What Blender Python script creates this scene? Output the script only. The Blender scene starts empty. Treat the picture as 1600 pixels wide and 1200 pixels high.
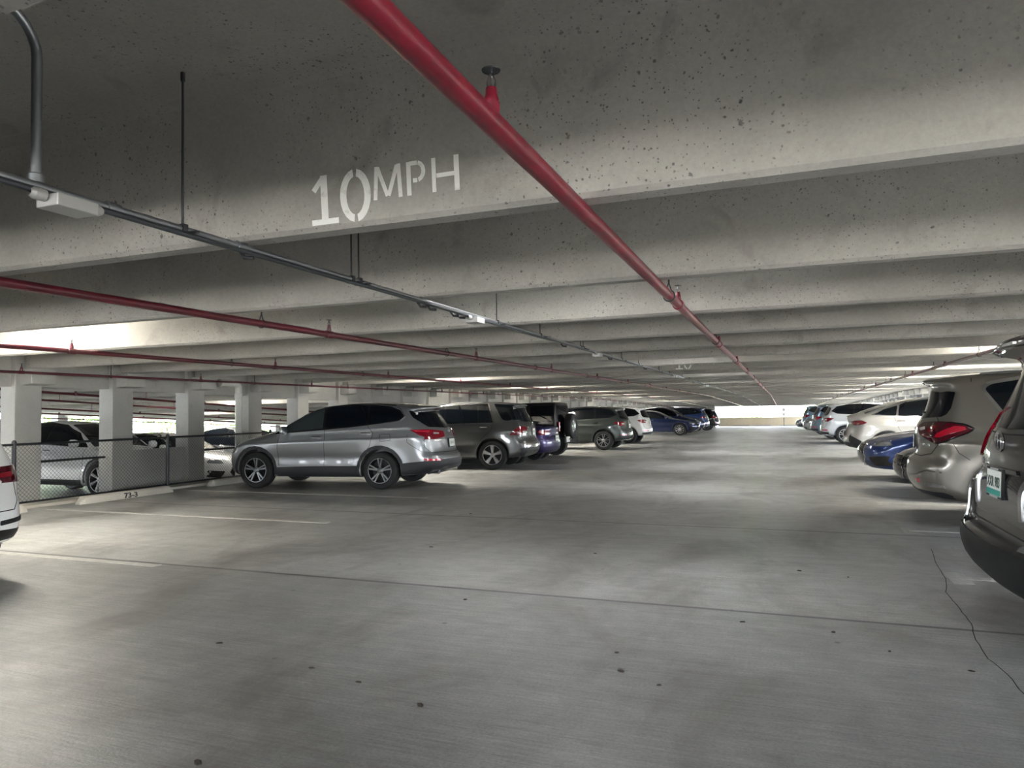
import bpy, bmesh, math, random
import numpy as np
from mathutils import Vector, Matrix
from mathutils.bvhtree import BVHTree
from mathutils.geometry import delaunay_2d_cdt

S = bpy.context.scene
COL = S.collection
PI = math.pi
rnd = random.Random(7)

# ------------------------------------------------------------------ camera
cam_d = bpy.data.cameras.new('camera')
cam_d.sensor_width = 36.0
cam_d.lens = 1109.0 / 1600.0 * 36.0
cam_d.clip_start = 0.05
cam_d.clip_end = 600
cam = bpy.data.objects.new('camera', cam_d)
COL.objects.link(cam)
CAM_H = 1.45
_vy = Vector((425.0, -37.0, -1109.0)).normalized()
_vx = -Vector((-2900.0, -87.0, -1109.0)).normalized()
_vz = _vx.cross(_vy).normalized()
_vx = _vy.cross(_vz).normalized()
_M = Matrix((_vx, _vy, _vz)).to_4x4()
_M.translation = Vector((0, 0, CAM_H))
cam.matrix_world = _M
S.camera = cam

# ------------------------------------------------------------------ exposure, sky, sun
S.view_settings.view_transform = 'Standard'
S.view_settings.look = 'None'
S.view_settings.gamma = 1.0
S.view_settings.use_curve_mapping = False
S.view_settings.exposure = 1.5
try:
    S.cycles.use_denoising = True
    S.cycles.denoiser = 'OPENIMAGEDENOISE'
    S.cycles.denoising_input_passes = 'RGB_ALBEDO_NORMAL'
    S.cycles.max_bounces = 10
    S.cycles.diffuse_bounces = 7
    S.cycles.sample_clamp_indirect = 12
    S.cycles.caustics_reflective = False
    S.cycles.caustics_refractive = False
except Exception:
    pass
world = bpy.data.worlds.new('sky')
S.world = world
world.use_nodes = True
wn = world.node_tree
wn.nodes.clear()
w_out = wn.nodes.new('ShaderNodeOutputWorld')
w_bg = wn.nodes.new('ShaderNodeBackground')
w_tc = wn.nodes.new('ShaderNodeTexCoord')
w_sep = wn.nodes.new('ShaderNodeSeparateXYZ')
w_ramp = wn.nodes.new('ShaderNodeValToRGB')
w_ramp.color_ramp.elements[0].position = 0.0
w_ramp.color_ramp.elements[0].color = (0.93, 0.97, 1.0, 1)
w_ramp.color_ramp.elements[1].position = 0.55
w_ramp.color_ramp.elements[1].color = (0.45, 0.62, 0.9, 1)
wn.links.new(w_tc.outputs['Generated'], w_sep.inputs[0])
wn.links.new(w_sep.outputs['Z'], w_ramp.inputs[0])
wn.links.new(w_ramp.outputs[0], w_bg.inputs[0])
w_bg.inputs[1].default_value = 8
wn.links.new(w_bg.outputs[0], w_out.inputs[0])

sun_d = bpy.data.lights.new('sun', 'SUN')
sun_d.energy = 125
sun_d.angle = math.radians(0.6)
sun_d.color = (1.0, 0.96, 0.9)
sun = bpy.data.objects.new('sun', sun_d)
COL.objects.link(sun)
sun.rotation_euler = (math.radians(38), 0, math.radians(-12))   # shines from behind the camera, high up
sun.location = (0, -20, 30)

def portal(loc, rot, sx, sy):
    d = bpy.data.lights.new('portal', 'AREA'); d.shape = 'RECTANGLE'; d.size = sx; d.size_y = sy
    d.cycles.is_portal = True
    o = bpy.data.objects.new('sky_portal', d); COL.objects.link(o)
    o.location = loc; o.rotation_euler = rot
portal((-31.7, 40, .4), (0, math.radians(-90), 0), 5.5, 110)
portal((7.3, 40, 1.1), (0, math.radians(90), 0), 2.4, 110)
portal((-10, 89, 0.6), (math.radians(-90), 0, 0), 44, 2.6)
portal((-10, -18.5, 1.2), (math.radians(90), 0, 0), 44, 2.6)

# ------------------------------------------------------------------ scene helpers
def tag(o, label=None, cat=None, group=None, kind=None):
    if label: o['label'] = label
    if cat: o['category'] = cat
    if group: o['group'] = group
    if kind: o['kind'] = kind
    return o

def empty(name, loc=(0, 0, 0), rz=0.0):
    o = bpy.data.objects.new(name, None)
    o.empty_display_size = 0.2
    COL.objects.link(o)
    o.location = loc
    o.rotation_euler = (0, 0, rz)
    return o

def copy_tree(o, parent=None):
    c = o.copy()
    COL.objects.link(c)
    c.parent = parent
    for ch in o.children:
        copy_tree(ch, c)
    return c

class MB:
    def __init__(s):
        s.v = []; s.f = []
    def add(s, vs, fs):
        n = len(s.v)
        s.v += [tuple(p) for p in vs]
        s.f += [tuple(i + n for i in f) for f in fs]
        return s
    def box(s, x0, x1, y0, y1, z0, z1):
        v = [(x0,y0,z0),(x1,y0,z0),(x1,y1,z0),(x0,y1,z0),(x0,y0,z1),(x1,y0,z1),(x1,y1,z1),(x0,y1,z1)]
        return s.add(v, [(0,3,2,1),(4,5,6,7),(0,1,5,4),(1,2,6,5),(2,3,7,6),(3,0,4,7)])
    def tube(s, pts, r, n=10, cap=True, rs=None):
        pts = [Vector(p) for p in pts]
        vs = []; fs = []
        prev = None
        for i, p in enumerate(pts):
            d = (pts[min(i+1, len(pts)-1)] - pts[max(i-1, 0)]).normalized()
            if prev is None:
                a = Vector((0,0,1)) if abs(d.z) < .9 else Vector((1,0,0))
                u = d.cross(a).normalized()
            else:
                u = (prev - d * prev.dot(d)).normalized()
            prev = u
            w = d.cross(u)
            rr = rs[i] if rs else r
            for k in range(n):
                t = 2*PI*k/n
                vs.append(p + (u*math.cos(t) + w*math.sin(t))*rr)
        for i in range(len(pts)-1):
            for k in range(n):
                a = i*n+k; b = i*n+(k+1) % n
                fs.append((a, b, b+n, a+n))
        if cap:
            fs.append(tuple(reversed(range(n))))
            fs.append(tuple((len(pts)-1)*n + k for k in range(n)))
        return s.add(vs, fs)
    def lathe(s, prof, origin=(0,0,0), axis='y', n=32, closed=False):
        """prof: list of (radius, along)"""
        o = Vector(origin); vs = []; fs = []
        for (r, a) in prof:
            for k in range(n):
                t = 2*PI*k/n
                c, q = r*math.cos(t), r*math.sin(t)
                if axis == 'y': p = (c, a, q)
                elif axis == 'z': p = (c, q, a)
                else: p = (a, c, q)
                vs.append(o + Vector(p))
        m = len(prof)
        for i in range(m-1 + (1 if closed else 0)):
            j = (i+1) % m
            for k in range(n):
                k2 = (k+1) % n
                fs.append((i*n+k, i*n+k2, j*n+k2, j*n+k))
        return s.add(vs, fs)
    def prism(s, poly, z0, z1, axis='z'):
        """poly: list of 2D points, extruded z0..z1 along the axis"""
        def P(a, b, c):
            return (a, b, c) if axis == 'z' else ((a, c, b) if axis == 'y' else (c, a, b))
        n = len(poly)
        vs = [P(a, b, z0) for a, b in poly] + [P(a, b, z1) for a, b in poly]
        fs = [tuple(range(n)), tuple(reversed(range(n, 2*n)))] + [(i, i+n, (i+1) % n + n, (i+1) % n) for i in range(n)]
        return s.add(vs, fs)
    def build(s, name, mat, parent=None, smooth=False, bevel=0, fix=True, angle=35):
        me = bpy.data.meshes.new(name)
        me.from_pydata(s.v, [], s.f)
        if fix:
            bm = bmesh.new(); bm.from_mesh(me)
            bmesh.ops.recalc_face_normals(bm, faces=bm.faces)
            bm.to_mesh(me); bm.free()
        me.materials.append(mat)
        if smooth:
            me.polygons.foreach_set('use_smooth', [True]*len(me.polygons))
            try: me.set_sharp_from_angle(angle=math.radians(angle))
            except Exception: pass
        o = bpy.data.objects.new(name, me)
        COL.objects.link(o)
        o.parent = parent
        if bevel:
            m = o.modifiers.new('bevel', 'BEVEL'); m.width = bevel; m.segments = 2; m.limit_method = 'ANGLE'
        return o

# ------------------------------------------------------------------ materials
def pbr(name, col, rough=.5, metal=0.0, coat=0.0, emis=None, es=0.0, spec=None, coat_rough=.03):
    m = bpy.data.materials.new(name); m.use_nodes = True
    b = m.node_tree.nodes['Principled BSDF']
    b.inputs['Base Color'].default_value = (*col, 1)
    b.inputs['Roughness'].default_value = rough
    b.inputs['Metallic'].default_value = metal
    b.inputs['Coat Weight'].default_value = coat
    b.inputs['Coat Roughness'].default_value = coat_rough
    if spec is not None: b.inputs['Specular IOR Level'].default_value = spec
    if emis:
        b.inputs['Emission Color'].default_value = (*emis, 1)
        b.inputs['Emission Strength'].default_value = es
    return m

class NT:
    def __init__(s, m):
        s.t = m.node_tree; s.b = s.t.nodes['Principled BSDF']
        s.tc = s.t.nodes.new('ShaderNodeTexCoord')
    def n(s, typ, **kw):
        nd = s.t.nodes.new(typ)
        for k, v in kw.items(): setattr(nd, k, v)
        return nd
    def l(s, a, b): s.t.links.new(a, b)
    def map(s, scale, loc=(0,0,0), src=None):
        m = s.n('ShaderNodeMapping'); m.inputs['Scale'].default_value = scale; m.inputs['Location'].default_value = loc
        s.l(src or s.tc.outputs['Object'], m.inputs[0]); return m.outputs[0]
    def noise(s, vec, scale, detail=4, rough=.55, dist=0):
        nd = s.n('ShaderNodeTexNoise'); nd.inputs['Scale'].default_value = scale; nd.inputs['Detail'].default_value = detail
        nd.inputs['Roughness'].default_value = rough; nd.inputs['Distortion'].default_value = dist
        s.l(vec, nd.inputs['Vector']); return nd.outputs['Fac']
    def ramp(s, fac, stops, interp='LINEAR'):
        r = s.n('ShaderNodeValToRGB'); r.color_ramp.interpolation = interp
        e = r.color_ramp.elements
        while len(e) < len(stops): e.new(.5)
        for i, (p, c) in enumerate(stops):
            e[i].position = p
            e[i].color = (c, c, c, 1) if isinstance(c, (int, float)) else (*c, 1)
        s.l(fac, r.inputs[0]); return r.outputs[0]
    def mix(s, a, b, fac, mode='MIX'):
        m = s.n('ShaderNodeMix', data_type='RGBA', blend_type=mode)
        for sock, v in ((m.inputs[0], fac), (m.inputs[6], a), (m.inputs[7], b)):
            if isinstance(v, (int, float)): sock.default_value = v
            elif isinstance(v, tuple): sock.default_value = (*v, 1)
            else: s.l(v, sock)
        return m.outputs[2]
    def math(s, op, a, b=0.0, c=None):
        m = s.n('ShaderNodeMath', operation=op)
        for i, v in enumerate((a, b) if c is None else (a, b, c)):
            if isinstance(v, (int, float)): m.inputs[i].default_value = v
            else: s.l(v, m.inputs[i])
        return m.outputs[0]
    def bump(s, h, strength=.3, dist=.01):
        b = s.n('ShaderNodeBump'); b.inputs['Strength'].default_value = strength; b.inputs['Distance'].default_value = dist
        s.l(h, b.inputs['Height']); s.l(b.outputs[0], s.b.inputs['Normal'])

def concrete(name, c1, c2, pits=True, stain=.5, rough=.85, seed=0.0):
    m = pbr(name, c1, rough); t = NT(m)
    v = t.map((1, 1, 1), (seed, seed*1.7, 0))
    big = t.noise(v, .55, 5, .6)
    col = t.mix(c1, c2, t.ramp(big, [(.35, 0.0), (.68, 1.0)]))
    fine = t.noise(v, 45, 3, .7)
    col = t.mix(col, t.ramp(fine, [(.25, .55), (.75, 1.15)]), .28, 'MULTIPLY')
    mid = t.noise(v, 2.6, 6, .62, .4)
    col = t.mix(col, (.17, .16, .15), t.math('MULTIPLY', t.ramp(mid, [(.58, 0.0), (.74, 1.0)]), stain))
    h = fine
    if pits:
        for sc, thr, size, amt in ((17, .48, .17, .75), (36, .45, .22, .75), (64, .47, .26, .7)):
            vn = t.n('ShaderNodeTexVoronoi'); vn.inputs['Scale'].default_value = sc
            wb = t.n('ShaderNodeTexNoise'); wb.inputs['Scale'].default_value = sc*1.6; wb.inputs['Detail'].default_value = 3
            t.l(v, wb.inputs['Vector'])
            wa = t.n('ShaderNodeVectorMath', operation='SUBTRACT'); t.l(wb.outputs['Color'], wa.inputs[0]); wa.inputs[1].default_value = (.5, .5, .5)
            wm = t.n('ShaderNodeVectorMath', operation='SCALE'); t.l(wa.outputs[0], wm.inputs[0]); wm.inputs['Scale'].default_value = .55/sc
            ws = t.n('ShaderNodeVectorMath', operation='ADD'); t.l(v, ws.inputs[0]); t.l(wm.outputs[0], ws.inputs[1])
            t.l(ws.outputs[0], vn.inputs['Vector'])
            near = t.ramp(vn.outputs['Distance'], [(size*.55, 1.0), (size, 0.0)])
            sep = t.n('ShaderNodeSeparateColor'); t.l(vn.outputs['Color'], sep.inputs[0])
            pick = t.ramp(sep.outputs[0], [(.60, 0.0), (.64, 1.0)])
            area = t.ramp(t.noise(v, 1.1, 3, .6), [(thr-.06, 0.0), (thr+.07, 1.0)])
            msk = t.math('MULTIPLY', t.math('MULTIPLY', near, pick), area)
            col = t.mix(col, (.06, .058, .055), t.math('MULTIPLY', msk, amt))
            h = t.math('SUBTRACT', h, t.math('MULTIPLY', msk, 2.0))
    t.l(col, t.b.inputs['Base Color'])
    t.bump(h, .25, .006)
    return m

M = {}
M['ceil'] = concrete('precast_concrete', (.30, .29, .268), (.42, .405, .375), True, .6)
M['pier'] = concrete('pier_concrete', (.38, .378, .355), (.50, .495, .465), False, .3, seed=4)
M['curb'] = concrete('cast_concrete', (.50, .47, .41), (.62, .59, .52), False, .25, seed=9)
M['beige'] = concrete('painted_parapet', (.78, .66, .48), (.86, .74, .56), False, .2, seed=2)
M['core'] = concrete('dark_block_wall', (.10, .105, .11), (.15, .155, .16), False, .2, seed=2)

def floor_mat():
    m = pbr('garage_floor_concrete', (.35, .35, .33), .62); t = NT(m)
    v = t.map((1, 1, 1))
    sx = t.n('ShaderNodeSeparateXYZ'); t.l(v, sx.inputs[0])
    X, Y = sx.outputs[0], sx.outputs[1]
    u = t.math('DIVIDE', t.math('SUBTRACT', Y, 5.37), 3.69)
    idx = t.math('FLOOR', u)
    wn_ = t.n('ShaderNodeTexWhiteNoise', noise_dimensions='1D'); t.l(t.math('ADD', idx, 31.3), wn_.inputs['W'])
    tone = t.ramp(wn_.outputs['Value'], [(0, .82), (1, 1.06)])
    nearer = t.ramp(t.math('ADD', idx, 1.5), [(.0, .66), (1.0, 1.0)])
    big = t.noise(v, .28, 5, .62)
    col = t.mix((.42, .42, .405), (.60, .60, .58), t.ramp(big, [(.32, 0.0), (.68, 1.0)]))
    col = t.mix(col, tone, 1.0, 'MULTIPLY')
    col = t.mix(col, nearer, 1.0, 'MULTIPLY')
    # broom finish: fine streaks across the aisle
    st = t.noise(t.map((1.3, 26, 1)), 2.2, 4, .7)
    col = t.mix(col, t.ramp(st, [(.28, .5), (.74, 1.4)]), .55, 'MULTIPLY')
    st2 = t.noise(t.map((.35, 6, 1)), 1.4, 3, .6)
    col = t.mix(col, t.ramp(st2, [(.3, .7), (.7, 1.2)]), .4, 'MULTIPLY')
    fine = t.noise(v, 60, 2, .8)
    col = t.mix(col, t.ramp(fine, [(.25, .45), (.75, 1.4)]), .5, 'MULTIPLY')
    # oil and tyre stains
    oil = t.noise(t.map((1, .6, 1)), .9, 5, .65, .6)
    col = t.mix(col, (.15, .135, .12), t.math('MULTIPLY', t.ramp(oil, [(.47, 0.0), (.68, 1.0)]), .68))
    oil2 = t.noise(t.map((1, 1, 1), (7.3, 2.1, 0)), 4.5, 5, .7, .3)
    col = t.mix(col, t.ramp(oil2, [(.3, .78), (.66, 1.12)]), .7, 'MULTIPLY')
    # small dark specks
    vn = t.n('ShaderNodeTexVoronoi'); vn.inputs['Scale'].default_value = 3.2
    t.l(t.mix(v, v, 0.0), vn.inputs['Vector'])
    sep = t.n('ShaderNodeSeparateColor'); t.l(vn.outputs['Color'], sep.inputs[0])
    msk = t.math('MULTIPLY', t.ramp(vn.outputs['Distance'], [(.03, 1.0), (.075, 0.0)]), t.ramp(sep.outputs[0], [(.72, 0.0), (.74, 1.0)]))
    col = t.mix(col, (.05, .048, .045), t.math('MULTIPLY', msk, .75))
    # joints between the precast units
    fr = t.math('ABSOLUTE', t.math('SUBTRACT', t.math('FRACT', t.math('ADD', u, .5)), .5))
    wob = t.math('MULTIPLY', t.noise(v, 3, 3, .6), .0022)
    jm = t.ramp(t.math('SUBTRACT', fr, wob), [(.0022, 1.0), (.0056, 0.0)])
    col = t.mix(col, (.045, .045, .045), t.math('MULTIPLY', jm, .95))
    t.l(col, t.b.inputs['Base Color'])
    t.l(t.ramp(big, [(.3, .36), (.7, .50)]), t.b.inputs['Roughness'])
    t.b.inputs['Specular IOR Level'].default_value = .9
    t.bump(t.math('ADD', st, t.math('MULTIPLY', fine, .6)), .35, .004)
    return m
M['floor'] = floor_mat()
M['ground'] = concrete('outside_pavement', (.115, .112, .10), (.15, .145, .13), False, .2)

def worn_paint(name, col, base, lo=.42, hi=.6, amt=.8):
    m = pbr(name, col, .7); t = NT(m)
    w = t.noise(t.map((1, 1, 1)), 14, 5, .75)
    t.l(t.mix(base, col, t.math('MULTIPLY', t.ramp(w, [(lo, 0.0), (hi, 1.0)]), amt)), t.b.inputs['Base Color'])
    return m
M['line'] = worn_paint('faded_line_paint', (.62, .61, .57), (.45, .445, .42), .40, .62, .7)
M['stencil'] = worn_paint('stencil_paint', (.86, .86, .84), (.55, .54, .51), .26, .45, 1.0)
M['stencil_dark'] = worn_paint('black_stencil_paint', (.03, .03, .03), (.3, .28, .25), .3, .45, 1.0)

def pipe_red(name, c1, c2):
    m = pbr(name, c1, .36); t = NT(m)
    w = t.noise(t.map((1, 1, 1)), 5, 5, .7)
    t.l(t.mix(c1, c2, t.ramp(w, [(.35, 0.0), (.65, 1.0)])), t.b.inputs['Base Color'])
    return m
M['red'] = pipe_red('red_pipe_paint', (.12, .006, .016), (.20, .009, .024))
M['red_shaded'] = pipe_red('shaded_red_pipe_paint', (.055, .006, .012), (.10, .008, .017))  # the same red, darkened in colour for pipes lying in shade
M['cond'] = pbr('galvanised_conduit', (.20, .21, .22), .42, .75)
M['conddark'] = pbr('dark_conduit', (.035, .04, .045), .5, .3)
M['rod'] = pbr('black_steel_rod', (.025, .025, .028), .5, .4)
M['box'] = pbr('grey_cast_box', (.36, .36, .35), .5, .3)
M['chrome'] = pbr('chrome', (.75, .75, .77), .12, 1.0)
M['pvc'] = pbr('painted_drain_pipe', (.62, .62, .58), .5)
M['fence'] = pbr('black_fence_coating', (.02, .022, .025), .4)
M['signw'] = pbr('white_sign_face', (.75, .75, .75), .5)
M['housing'] = pbr('white_light_housing', (.7, .7, .68), .5)
M['lens_on'] = pbr('lit_lens', (.9, .88, .8), .5, emis=(1.0, .95, .84), es=110)
M['lens_added'] = pbr('lit_lens_added', (.9, .88, .82), .5, emis=(.96, .98, 1.0), es=40)
M['tyre'] = pbr('tyre_rubber', (.018, .018, .019), .75)
M['black'] = pbr('black_plastic', (.010, .0105, .011), .5, spec=.25)
M['gloss'] = pbr('gloss_black_trim', (.006, .006, .007), .12, coat=.5)
M['clad'] = pbr('dark_grey_cladding', (.028, .030, .034), .55)
M['seam'] = pbr('panel_gap', (.006, .006, .006), .8)
M['glass'] = pbr('tinted_glass', (.004, .006, .009), .04, spec=.42)
M['glass2'] = pbr('lightly_tinted_glass', (.035, .045, .048), .05, spec=.6)
M['rim_s'] = pbr('silver_alloy', (.62, .62, .63), .28, .9)
M['rim_m'] = pbr('machined_alloy', (.45, .46, .47), .25, .9)
M['rim_h'] = pbr('dark_machined_alloy', (.26, .27, .28), .3, .9)
M['rim_d'] = pbr('dark_alloy', (.03, .03, .033), .35, .6)
M['barrel'] = pbr('wheel_barrel', (.03, .03, .032), .5, .5)
M['red_lens'] = pbr('red_lamp_lens', (.24, .003, .013), .12, coat=1.0)
M['red_lens2'] = pbr('bright_red_lamp_bar', (.62, .012, .04), .15, coat=1.0)
M['dred_lens'] = pbr('dark_red_lamp_lens', (.085, .002, .01), .1, coat=1.0)
M['white_lens'] = pbr('clear_lamp_lens', (.72, .70, .70), .12, .3, coat=1.0)
M['head'] = pbr('headlamp_lens', (.30, .32, .34), .08, .5, coat=1.0)
M['plate'] = pbr('plate_white', (.80, .82, .80), .45)
M['plate_green'] = pbr('plate_teal', (.03, .30, .25), .45)
M['plate_txt'] = pbr('plate_lettering', (.03, .06, .05), .5)
M['plate_orange'] = pbr('plate_mark', (.30, .32, .26), .5)
M['bark'] = pbr('bark', (.10, .08, .06), .9)
def leafm(name, a, b):
    m = pbr(name, a, .6); t = NT(m)
    t.l(t.mix(a, b, t.noise(t.map((1, 1, 1)), 1.3, 3, .6)), t.b.inputs['Base Color'])
    return m
M['leaf'] = leafm('green_leaves', (.10, .22, .04), (.24, .36, .10))
M['deadleaf'] = pbr('dry_leaf', (.035, .026, .018), .8)

def paint(name, col, metal=.6, rough=.32):
    m = pbr(name, col, rough, metal, coat=1.0, coat_rough=.04)
    return m
P = dict(
    silver=paint('silver_car_paint', (.33, .345, .36), .75, .34),
    grey=paint('graphite_car_paint', (.11, .113, .113), .75, .33),
    purple=paint('purple_car_paint', (.035, .025, .11), .5, .3),
    jet=paint('black_car_paint', (.008, .008, .010), .2, .25),
    green=paint('grey_green_car_paint', (.060, .072, .068), .6, .32),
    white=paint('white_car_paint', (.80, .80, .79), 0.0, .3),
    pearl=paint('pearl_white_car_paint', (.74, .77, .80), .1, .3),
    navy=paint('navy_car_paint', (.010, .022, .085), .4, .28),
    blue=paint('deep_blue_car_paint', (.02, .045, .16), .5, .28),
    taupe=paint('taupe_car_paint', (.25, .23, .20), .65, .33),
    brown=paint('dark_grey_van_paint', (.030, .0295, .028), .65, .34),
    sand=paint('pale_grey_beige_car_paint', (.56, .55, .52), .3, .33),
    steel=paint('steel_blue_car_paint', (.17, .25, .34), .6, .3),
)
LAMPS_L = [5.55, 16.65, 24.05, 31.45, 38.9, 46.3, 57.3]
LAMPS_R = [13.0, 18.5, 24.1, 31.5, 38.9, 46.3, 59.2]
AISLE_Y = [-9.2, 5.57, 12.97, 18.5, 24.05, 29.6, 35.2, 40.7, 46.3, 51.8, 57.3, 64.7]
AISLE_X = -1.7

# ------------------------------------------------------------------ lie of the decks
def gz(y):
    """the bay is flat near the camera and falls away towards its far end"""
    return -max(0.0, y - 45.0) * 0.0145
def gL(y):
    """the neighbouring bay is a ramp that drops away along the aisle"""
    return -.05*(min(max(y, -18.0), 50.0) - 7.0)
YS = [-30, -10, 45, 60, 75, 88]
STEM_Z = 2.30
SLAB_Z = 2.98
BAY = 1.85
def stem_y(k): return 2.79 + BAY*k
Y0, Y1 = -9.0, 88.0
XL, XR = -12.0, 6.6

def strip(ys, x0, x1, z, thick):
    b = MB(); n = len(ys)
    vs = []
    for y in ys:
        g = z + gz(y)
        vs += [(x0, y, g), (x1, y, g), (x1, y, g-thick), (x0, y, g-thick)]
    fs = []
    for i in range(n-1):
        a = i*4
        for k in range(4):
            fs.append((a+k, a+(k+1) % 4, a+4+(k+1) % 4, a+4+k))
    fs += [(0,1,2,3), (n*4-4, n*4-3, n*4-2, n*4-1)]
    b.add(vs, fs)
    return b
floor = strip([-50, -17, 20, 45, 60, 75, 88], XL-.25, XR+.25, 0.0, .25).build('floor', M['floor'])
tag(floor, 'grey broomed concrete parking deck with dark joints across the aisle', 'floor', kind='structure')
def strip_low(x0, x1, z, thick):
    b = MB(); ys = [-18, 50, 95]; vs = []
    for y in ys:
        g = z + gL(y); vs += [(x0, y, g), (x1, y, g), (x1, y, g-thick), (x0, y, g-thick)]
    fs = [(i*4+k, i*4+(k+1) % 4, i*4+4+(k+1) % 4, i*4+4+k) for i in range(2) for k in range(4)] + [(0, 1, 2, 3), (8, 9, 10, 11)]
    return b.add(vs, fs)
rw = MB().box(XL-.33, XL-.255, -18, 88, -3.2, -.02).build('wall_retaining', M['pier']); tag(rw, kind='structure')
lower = strip_low(-31.2, XL-.335, 0.0, .3).build('floor_lower_bay', M['floor'])
tag(lower, 'lower concrete deck beyond the row of piers', 'floor', kind='structure')
gr = MB().box(-140, 140, -140, 240, -3.3, -3.1).build('ground', M['ground'])
tag(gr, 'paved ground outside the garage', 'ground', kind='structure')
slab = strip([-17, 20, 45, 60, 75, 88], XL-.3, XR+.3, SLAB_Z+.14, .14).build('ceiling', M['ceil'])
tag(slab, 'concrete ceiling slab carried by the deep stems', 'ceiling', kind='structure')
slab2 = strip_low(-31.5, XL-.37, 3.14, .14).build('ceiling_lower_bay', M['ceil'])
tag(slab2, 'concrete ceiling slab above the lower bay', 'ceiling', kind='structure')

def stem_mesh(x0, x1, yc, zb, zt, wb=.066, wt=.11, r=.10, nx=1):
    """a tapered double-tee stem with chamfered bottom edges and coved top"""
    c = .02
    prof = [(-wt-r, zt), (-wt-r*.35, zt-r*.18), (-wt-.005, zt-r*.75), (-wt+.006, zt-r*1.5), (-wb-.002, zb+c), (-wb+c, zb),
            (wb-c, zb), (wb+.002, zb+c), (wt-.006, zt-r*1.5), (wt+.005, zt-r*.75), (wt+r*.35, zt-r*.18), (wt+r, zt)]
    b = MB()
    n = len(prof)
    vs = [(x0, yc+a, z) for a, z in prof] + [(x1, yc+a, z) for a, z in prof]
    fs = [(i, i+1, i+1+n, i+n) for i in range(n-1)] + [tuple(range(n)), tuple(range(2*n-1, n-1, -1)), (0, n, 2*n-1, n-1)]
    b.add(vs, fs)
    return b
stems = {}
NK = int((Y1 - 2.79)/BAY) + 1
for k in range(-10, NK):
    y = stem_y(k); g = gz(y)
    if k in (0, 7):
        lab = 'deep concrete ceiling beam with 10MPH stencilled on it, ' + ('nearest the camera' if k == 0 else 'well down the aisle')
    else:
        lab = 'plain deep concrete ceiling beam spanning the bay'
    s = stem_mesh(XL+.02, XR-.02, y, STEM_Z+g, SLAB_Z+g).build('ceiling_beam', M['ceil'], smooth=True, angle=30)
    tag(s, lab, 'beam', 'concrete beams across the bay', 'structure'); stems[k] = s
proto = None
for k in range(-10, 44):
    y = stem_y(k)
    if proto is None:
        proto = stem_mesh(-31, XL-.37, 0, 2.32, 3.0).build('ceiling_beam', M['ceil'], smooth=True, angle=30); s = proto
    else:
        s = proto.copy(); COL.objects.link(s)
    s.location = (0, y, gL(y))
    tag(s, 'concrete beam under the ceiling of the lower bay', 'beam', 'concrete beams in the lower bay', 'structure')

# ------------------------------------------------------------------ rows of piers with openings, left and right
PIER_W = .46
def pier_y(j): return 8.34 + BAY*j
def side_wall(sign):
    xf = XL if sign < 0 else XR        # face towards the bay
    d = -1 if sign < 0 else 1
    NJ = int((84 - 8.34)/BAY)
    js = range(-13, NJ+1)
    for j in js:
        y = pier_y(j); g = gz(y)
        b = MB()
        xs = sorted((xf, xf + d*.36))
        b.box(xs[0], xs[1], y-PIER_W/2, y+PIER_W/2, -.3+g, SLAB_Z+g)
        o = b.build('pier', M['pier'], bevel=.012)
        cb = MB()
        xs = sorted((xf - d*.001, xf - d*.30))
        yy0, yy1 = y-.16, y+.26
        cb.add([(xf+d*.0, yy0, 2.02+g), (xf+d*.0, yy1, 2.02+g), (xf-d*.30, yy1, 2.04+g), (xf-d*.30, yy0, 2.04+g),
                (xf+d*.0, yy0, 2.297+g), (xf+d*.0, yy1, 2.297+g), (xf-d*.30, yy1, 2.297+g), (xf-d*.30, yy0, 2.297+g)],
               [(0,1,2,3), (4,5,6,7), (0,1,5,4), (1,2,6,5), (2,3,7,6), (3,0,4,7)])
        cb.build('corbel', M['pier'], o, bevel=.008)
        side = 'left' if sign < 0 else 'right'
        tag(o, 'concrete pier with a corbel under a ceiling beam, %s side row' % side, 'pier', 'piers of the %s row' % side, 'structure')
    # panels over the openings, one per gap, and low infill walls in some gaps
    for j in list(js)[:-1]:
        y0 = pier_y(j)+PIER_W/2-.002; y1 = pier_y(j+1)-PIER_W/2+.002
        g = gz(y0)
        head = (2.0 - .035*max(0, min(j, 12))) if sign < 0 else 1.86
        xs = sorted((xf + d*.10, xf + d*.28))
        o = MB().box(xs[0], xs[1], y0, y1, head+g, SLAB_Z+g-.002).build('wall_left' if sign < 0 else 'wall_right', M['pier'])
        tag(o, kind='structure')
        if sign < 0:
            low = .80 if (j in (1, 4, 7, 10) or j > 13) else None
        else:
            low = None
        if low:
            o = MB().box(xs[0], xs[1], y0, y1, -.3+g, low+g).build('wall_left_low' if sign < 0 else 'wall_right_low', M['pier'])
            tag(o, kind='structure')
        elif sign < 0 and j >= -3:
            r = MB().tube([(xf-.2, y0-.01, .70+g), (xf-.2, y1+.01, .70+g)], .022, 8)
            o = r.build('guard_rail', M['fence'], smooth=True)
            tag(o, 'dark steel guard rail across an open gap between two piers', 'guard rail', 'guard rails between the left piers')
side_wall(-1)
side_wall(1)
# curb at the foot of the left piers
o = MB().box(-12.0, -11.42, 2, 60, 0, .05).build('kerb_strip', M['curb'], bevel=.01)
tag(o, 'low concrete kerb under the chain-link fence', 'kerb', kind='structure')
# outer parapet of the lower bay
o = strip_low(-31.3, -31.0, .95, 1.3).build('wall_outer', M['pier']); tag(o, kind='structure')
for i in range(14):
    y = -14 + i*7.4
    o = MB().box(-31.25, -30.8, y-.25, y+.25, -.25+gL(y), 2.99+gL(y)).build('pier', M['pier'], bevel=.01)
    tag(o, 'square concrete pier on the outer edge of the lower bay', 'pier', 'outer piers of the lower bay', 'structure')
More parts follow.
